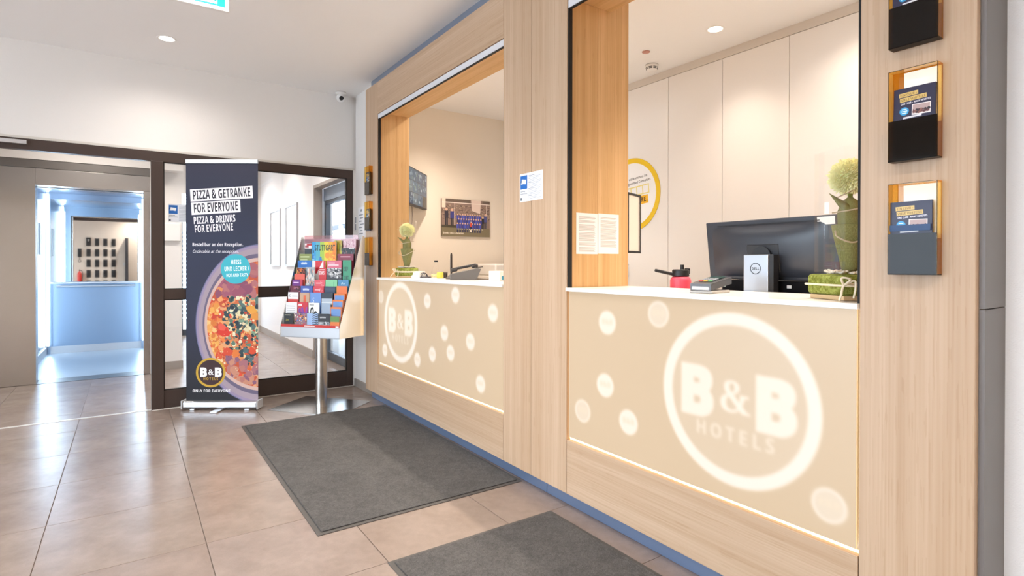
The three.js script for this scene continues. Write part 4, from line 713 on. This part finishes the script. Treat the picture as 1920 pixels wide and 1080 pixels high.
// flower arrangements under acrylic tubes
function arrangement(label, pos, turn, dense) {
  const t = thing('flower_arrangement', label, 'flower arrangement', pos, turn);
  const mossTex = mottle([150, 156, 66], 60, 24, 0.2, 0.8), felt = mottle([124, 122, 72], 26, 20, 0.15, 0.8);
  const moss = M(0xffffff, 1, { map: mossTex, bumpMap: bumpTex(60, 0.1), bumpScale: 0.004 }), feltM = M(0xffffff, 1, { map: felt });
  part('wooden_base', slab(-0.085, 0.085, 0.001, 0.016, -0.085, 0.085, { r: 0.003 }), M(0xd9b98e, 0.7), t);
  part('moss_block', slab(-0.093, 0.093, 0.016, 0.085, -0.093, 0.093, { r: 0.014 }), moss, t);
  part('string', merge([tube([[-0.095, 0.05, -0.095], [-0.096, 0.05, 0.096], [0.0, 0.047, 0.097], [0.096, 0.05, 0.096], [0.096, 0.05, -0.095], [-0.095, 0.05, -0.095]], 0.0035, 60, 6), tube([[-0.095, 0.056, 0.096], [0, 0.054, 0.099], [0.096, 0.056, 0.097]], 0.003, 30, 6)]), M(0xe6d8bd, 0.9), t);
  part('bow', merge([tube([[-0.096, 0.052, 0.098], [-0.11, 0.075, 0.11], [-0.085, 0.07, 0.115], [-0.096, 0.05, 0.1], [-0.12, 0.02, 0.12], [-0.13, 0.004, 0.125]], 0.0035, 40, 6), tube([[-0.096, 0.052, 0.1], [-0.07, 0.066, 0.115], [-0.065, 0.04, 0.112], [-0.07, 0.01, 0.11]], 0.0035, 30, 6)]), M(0xe9dcc2, 0.9), t);
  const peb = []; for (let i = 0; i < 150; i++) { const a = rr(0, 6.283), q = 0.074 * Math.sqrt(rnd()); peb.push(new THREE.IcosahedronGeometry(rr(0.004, 0.008), 1).scale(1, 0.75, 1).translate(q * Math.cos(a), 0.088 + rr(0, 0.008), q * Math.sin(a))); }
  const pb = part('pebbles', merge(peb), M(0xd9cdbd, 0.8), t); pb.userData.kind = 'stuff';
  part('vase', lathe([[0, 0.094], [0.022, 0.094], [0.026, 0.11], [0.046, 0.2], [0.056, 0.25], [0.05, 0.252], [0.044, 0.25], [0.034, 0.2]], 28), feltM, t, 'felt cone wrapped in string');
  part('felt_leaf', lathe([[0.02, 0.2], [0.036, 0.25], [0.038, 0.295], [0.024, 0.33], [0.006, 0.345]], 24), feltM, t); part('felt_tip', new THREE.ConeGeometry(0.02, 0.1, 12).rotateZ(0.9).translate(-0.045, 0.325, 0.01), feltM, t);
  part('stem', tube([[0.004, 0.25, 0], [0, 0.32, 0], [0.003, 0.39, 0]], 0.0075, 20), M(0x6f8038, 0.8), t);
  part('cord', merge([tube([[-0.06, 0.34, 0.02], [-0.01, 0.365, 0.03], [0.03, 0.38, 0]], 0.002, 30, 5), tube([[-0.065, 0.29, 0.0], [-0.01, 0.3, 0.045], [0.06, 0.315, 0.01]], 0.0025, 30, 5), tube([[-0.06, 0.23, 0.01], [-0.068, 0.21, 0.03], [-0.03, 0.19, 0.05], [0.03, 0.215, 0.05], [0.065, 0.24, 0.0]], 0.0028, 40, 5)]), M(0xbfae92, 0.8), t);
  const pet = [], core = []; const pg = new THREE.BoxGeometry(0.0022, 0.03, 0.0008).translate(0, 0.015, 0);
  for (let i = 0; i < dense; i++) { const v = new THREE.Vector3(rr(-1, 1), rr(-1, 1), rr(-1, 1)); if (v.lengthSq() > 1 || v.lengthSq() < 0.05) { i--; continue; } v.normalize(); const q = new THREE.Quaternion().setFromUnitVectors(new THREE.Vector3(0, 1, 0), v), k = rr(0.036, 0.056); const m = new THREE.Matrix4().compose(new THREE.Vector3(v.x * k, 0.412 + v.y * k * 0.9, v.z * k), q, new THREE.Vector3(rr(1.2, 2.6), rr(0.35, 0.6), 1)); pet.push(pg.clone().applyMatrix4(m)); }
  const fl = part('flower_head', merge(pet), P(0xf3f0bc, 0.9, { side: THREE.DoubleSide }), t, 'pale yellow green ball of fine petals'); fl.userData.kind = 'stuff';
  part('flower_core', new THREE.IcosahedronGeometry(0.048, 3).translate(0, 0.412, 0), M(0xdfe2a2, 0.9), t);
  const tw = 0.076; part('acrylic_tube', merge([slab(-tw, -tw + 0.003, 0.09, 0.5, -tw, tw), slab(tw - 0.003, tw, 0.09, 0.5, -tw, tw), slab(-tw, tw, 0.09, 0.5, -tw, -tw + 0.003), slab(-tw, tw, 0.09, 0.5, tw - 0.003, tw)]), acrylicM, t, 'clear square acrylic sleeve');
  return t;
}
arrangement('yellow flower ball in a tall clear sleeve beside the monitor', [2.0, 1.118, -0.9], -0.5, 2400);
arrangement('pale flower ball in a tall clear sleeve at the far counter end', [2.0, 1.118, -4.52], -0.5, 2400);
{ // far counter clutter
  single('paper_cube', 'white paper note block on the far counter by the flowers', 'note block', slab(-0.05, 0.05, 0, 0.055, -0.04, 0.04, { r: 0.002 }), paperM, [2.06, 1.118, -4.42], 0.6);
  const g = thing('cable_coil', 'dark wire coil standing on the far counter', 'cable', [2.1, 1.118, -4.37], 0.3);
  part('loops', merge([0, 1, 2, 3].map((i) => new THREE.TorusGeometry(0.034 - i * 0.003, 0.0025, 6, 28, Math.PI).rotateY(i * 0.5 - 0.6).translate(i * 0.01 - 0.015, 0.008, 0))), M(0x3a3c48, 0.4), g); part('base', slab(-0.05, 0.05, 0, 0.01, -0.03, 0.03, { r: 0.004 }), M(0x4a4c58, 0.5), g);
  const b = thing('glass_bottle', 'clear glass bottle with a black stopper on the far counter', 'bottle', [2.17, 1.118, -4.3]);
  part('body', lathe([[0, 0.001], [0.045, 0.001], [0.047, 0.01], [0.046, 0.04], [0.03, 0.085], [0.016, 0.115], [0.014, 0.135], [0.012, 0.135], [0.014, 0.115], [0.028, 0.084], [0.043, 0.04], [0.043, 0.006], [0, 0.006]], 32), acrylicM, b);
  part('content', lathe([[0, 0.006], [0.041, 0.006], [0.042, 0.03], [0, 0.03]], 28), M(0xe6cf8c, 0.4), b); part('stopper', cyl(0.016, 0.016, 0.014, 0, 0.142, 0, 18), blackM, b);
  const y = thing('tape_dispenser', 'small yellow and grey desk item beside the glass bottle', 'tape dispenser', [2.14, 1.118, -4.14], 0.5);
  part('block', slab(-0.045, 0.0, 0, 0.05, -0.02, 0.02, { r: 0.006 }), M(0xd9c14a, 0.5), y); part('cutter', merge([slab(0.002, 0.01, 0, 0.05, -0.02, 0.02), slab(0.002, 0.06, 0.042, 0.05, -0.02, 0.02), slab(0.03, 0.036, 0, 0.042, -0.02, 0.02), slab(0.054, 0.06, 0, 0.042, -0.02, 0.02)]), M(0x5a5048, 0.5), y);
  const p = thing('pen_stand', 'black counter pen standing upright in a small foot', 'pen', [2.08, 1.118, -3.86]);
  part('foot', lathe([[0, 0], [0.045, 0], [0.043, 0.008], [0.02, 0.03], [0.012, 0.034], [0, 0.034]], 28), M(0x6a625c, 0.4), p); part('pen', lathe([[0, 0.03], [0.007, 0.034], [0.009, 0.08], [0.008, 0.19], [0.004, 0.205], [0, 0.206]], 16), M(0x2a1c16, 0.4), p);
  const d = thing('desk_phone', 'grey desk telephone on the far counter', 'telephone', [2.08, 1.118, -3.66], -0.5);
  const wedge = new THREE.Shape(); [[-0.1, 0], [0.09, 0], [0.12, 0.075], [0.1, 0.08], [-0.1, 0.035]].forEach(([x, q], i) => (i ? wedge.lineTo(x, q) : wedge.moveTo(x, q)));
  part('body', new THREE.ExtrudeGeometry(wedge, { depth: 0.17, bevelEnabled: true, bevelSize: 0.004, bevelThickness: 0.004, bevelSegments: 2 }).translate(0, 0.004, -0.085), M(0x6a6663, 0.4), d);
  part('handset', merge([slab(-0.095, 0.1, 0.0, 0.02, -0.022, 0.022, { r: 0.008 }), slab(-0.1, -0.05, -0.012, 0.012, -0.026, 0.026, { r: 0.008 }), slab(0.06, 0.11, -0.012, 0.012, -0.026, 0.026, { r: 0.008 })]).rotateZ(0.2).translate(0, 0.085, -0.055), M(0x4a4644, 0.35), d);
  part('display', slab(0.02, 0.075, 0, 0.003, -0.01, 0.07).rotateZ(0.22).translate(0.01, 0.062, 0), M(0xd9dcdf, 0.15, { metalness: 0.3 }), d);
  part('display_hood', slab(0.085, 0.14, 0.0, 0.006, -0.02, 0.08).rotateZ(0.1).translate(0.0, 0.08, 0), M(0x3c3734, 0.4), d); part('cable', tube([[0.08, 0.008, 0.07], [0.15, 0.006, 0.09], [0.22, 0.006, 0.07], [0.28, 0.004, 0.1]], 0.004, 30), M(0x6a5c50, 0.6), d);
  const w = thing('small_carton', 'white carton with a blue label by the far counter end', 'box', [2.12, 1.118, -3.24], 0.3); part('carton', slab(-0.05, 0.05, 0, 0.07, -0.05, 0.05, { r: 0.002 }), whiteM, w); part('label', slab(-0.03, 0.04, 0.01, 0.035, 0.05, 0.0508), M(0x3f9fc0, 0.5), w);
  const pr = thing('printer', 'white office printer with a dark control panel', 'printer', [3.5, 0.74, -5.2]);
  part('housing', merge([slab(-0.27, 0.3, 0.0, 0.26, -0.24, 0.22, { r: 0.015 }), slab(-0.27, 0.3, 0.268, 0.37, -0.24, 0.2, { r: 0.015 })]), M(0xece4da, 0.5), pr); part('lid', slab(-0.26, 0.29, 0.372, 0.5, -0.23, 0.18, { r: 0.02 }), M(0xefe8df, 0.5), pr);
  const cp = part('control_panel', slab(-0.07, 0.08, 0, 0.1, 0, 0.012, { r: 0.003 }).rotateX(-0.5).translate(0.06, 0.41, 0.215), M(0x2e2924, 0.4), pr); part('panel_screen', slab(-0.05, 0.05, 0.03, 0.085, 0.0125, 0.0135).rotateX(-0.5).translate(0.06, 0.41, 0.215), M(0x8a8278, 0.3), cp);
  part('tray', slab(0.05, 0.16, 0.29, 0.35, 0.2, 0.225, { r: 0.004 }), M(0x2a2622, 0.5), pr);
  const st = thing('side_cabinet', 'low white cabinet carrying the printer', 'cabinet', [3.5, 0, -5.2]); part('body', slab(-0.3, 0.32, 0, 0.725, -0.28, 0.24), whiteM, st); part('top', slab(-0.31, 0.32, 0.725, 0.74, -0.28, 0.25, { r: 0.002 }), whiteM, st);
}
{ // surveillance screen and team photograph on the office end wall
  const t = thing('surveillance_screen', 'wall monitor showing a grid of bluish camera pictures', 'screen', [2.425, 1.815, -5.205], 0);
  t.rotation.y = Math.atan2(0.74, 0.67);
  const tx = canvas(512, 288, (g) => {
    g.fillStyle = '#3a3f48'; g.fillRect(0, 0, 512, 288);
    for (let i = 0; i < 4; i++) for (let j = 0; j < 3; j++) { const x = i * 128 + 2, y = j * 96 + 2; g.fillStyle = ['#5f7f96', '#4a6a86', '#7c8e96', '#54748c', '#3f5a78'][(i * 3 + j * 2) % 5]; if (i === 3 && j === 2) g.fillStyle = '#4a4440'; g.fillRect(x, y, 124, 92); if (i === 3 && j === 2) continue; for (let q = 0; q < 9; q++) { g.fillStyle = ['#a9c4d2', '#2f4560', '#7fa6c0', '#cfe0e6', '#39556e', '#8aa89a'][Math.floor(rnd() * 6)]; g.fillRect(x + rnd() * 100, y + rnd() * 66, rr(8, 24), rr(10, 26)); } }
  });
  part('casing', slab(-0.33, 0.33, 0, 0.375, -0.045, -0.004, { r: 0.006 }), M(0x26262a, 0.45), t);
  part('screen', new THREE.PlaneGeometry(0.64, 0.352).translate(0, 0.188, -0.0035), new THREE.MeshStandardMaterial({ color: 0x222222, map: tx, emissive: 0xffffff, emissiveMap: tx, emissiveIntensity: 0.5, roughness: 0.25 }), t);
  part('wall_arm', merge([slab(-0.03, 0.03, 0.12, 0.24, -0.1, -0.045), tube([[0, 0.18, -0.1], [0.09, 0.18, -0.16], [0.16, 0.18, -0.2]], 0.015, 12)]), blackM, t); part('cable', tube([[-0.05, 0.02, -0.05], [-0.04, -0.12, -0.05], [-0.1, -0.35, -0.06]], 0.004, 20), M(0x8a7a6c, 0.6), t);
  const p = thing('team_photo', 'canvas print of a youth football team in blue on the office wall', 'photograph', [3.14, 1.547, -5.49]);
  const ph = canvas(620, 412, (g) => {
    g.fillStyle = '#8d776c'; g.fillRect(0, 0, 620, 412); for (let i = 0; i < 500; i++) { g.fillStyle = ['#7a6358', '#a08878', '#6a544c', '#b59c88', '#5c4a44'][Math.floor(rnd() * 5)]; g.fillRect(rnd() * 620, 60 + rnd() * 160, rr(4, 20), rr(3, 14)); }
    g.fillStyle = '#e2cdc2'; g.beginPath(); g.moveTo(370, 0); g.lineTo(500, 0); g.lineTo(490, 150); g.lineTo(380, 120); g.fill(); g.fillStyle = '#efd9c6'; g.fillRect(0, 0, 46, 100); g.fillStyle = '#6a5a50'; g.fillRect(50, 0, 310, 34); g.fillRect(520, 0, 100, 40);
    g.strokeStyle = '#efe2d8'; g.lineWidth = 9; g.beginPath(); g.moveTo(0, 40); g.lineTo(620, 40); g.stroke(); g.lineWidth = 6; g.beginPath(); g.moveTo(160, 40); g.lineTo(160, 330); g.moveTo(575, 40); g.lineTo(575, 330); g.stroke();
    g.fillStyle = '#7d7258'; g.fillRect(0, 318, 620, 94); g.fillStyle = '#4a4436'; g.fillRect(0, 290, 180, 28);
    const man = (x, y, h, c, legs) => { g.fillStyle = '#d8b09a'; g.beginPath(); g.arc(x, y, h * 0.085, 0, 7); g.fill(); g.fillStyle = c; g.fillRect(x - h * 0.12, y + h * 0.08, h * 0.24, h * 0.42); g.fillStyle = legs; g.fillRect(x - h * 0.09, y + h * 0.48, h * 0.08, h * 0.45); g.fillRect(x + h * 0.01, y + h * 0.48, h * 0.08, h * 0.45); };
    man(58, 118, 190, '#3b3440', '#2c2a34'); man(128, 122, 190, '#3d3f86', '#2c2a34'); man(560, 160, 170, '#4a5088', '#2c2a3a'); man(525, 190, 140, '#1c1a1e', '#222');
    for (let r = 0; r < 3; r++) for (let i = 0; i < 10; i++) { const x = 198 + i * 32 + (r % 2) * 14, y = 168 + r * 50; man(x, y, 108, ['#4147a6', '#353a92', '#4a55b8'][(i + r) % 3], '#262a55'); }
    man(370, 250, 100, '#d84a3a', '#2a1c1c'); g.fillStyle = '#f0eadc'; g.beginPath(); g.arc(366, 348, 14, 0, 7); g.fill(); for (let i = 0; i < 16; i++) g.fillRect(190 + i * 22, 326, 8, 9);
    g.fillStyle = '#f0e6da'; g.font = 'bold 26px sans-serif'; g.fillText('Danke Lila & Gewinn', 16, 388, 260);
  });
  part('canvas', new THREE.BoxGeometry(0.622, 0.412, 0.02).translate(0, 0.206, 0.0105), cardMats(print(ph, 0.5), M(0x6a5c54, 0.7)), p);
}
renderer.render(scene, camera);
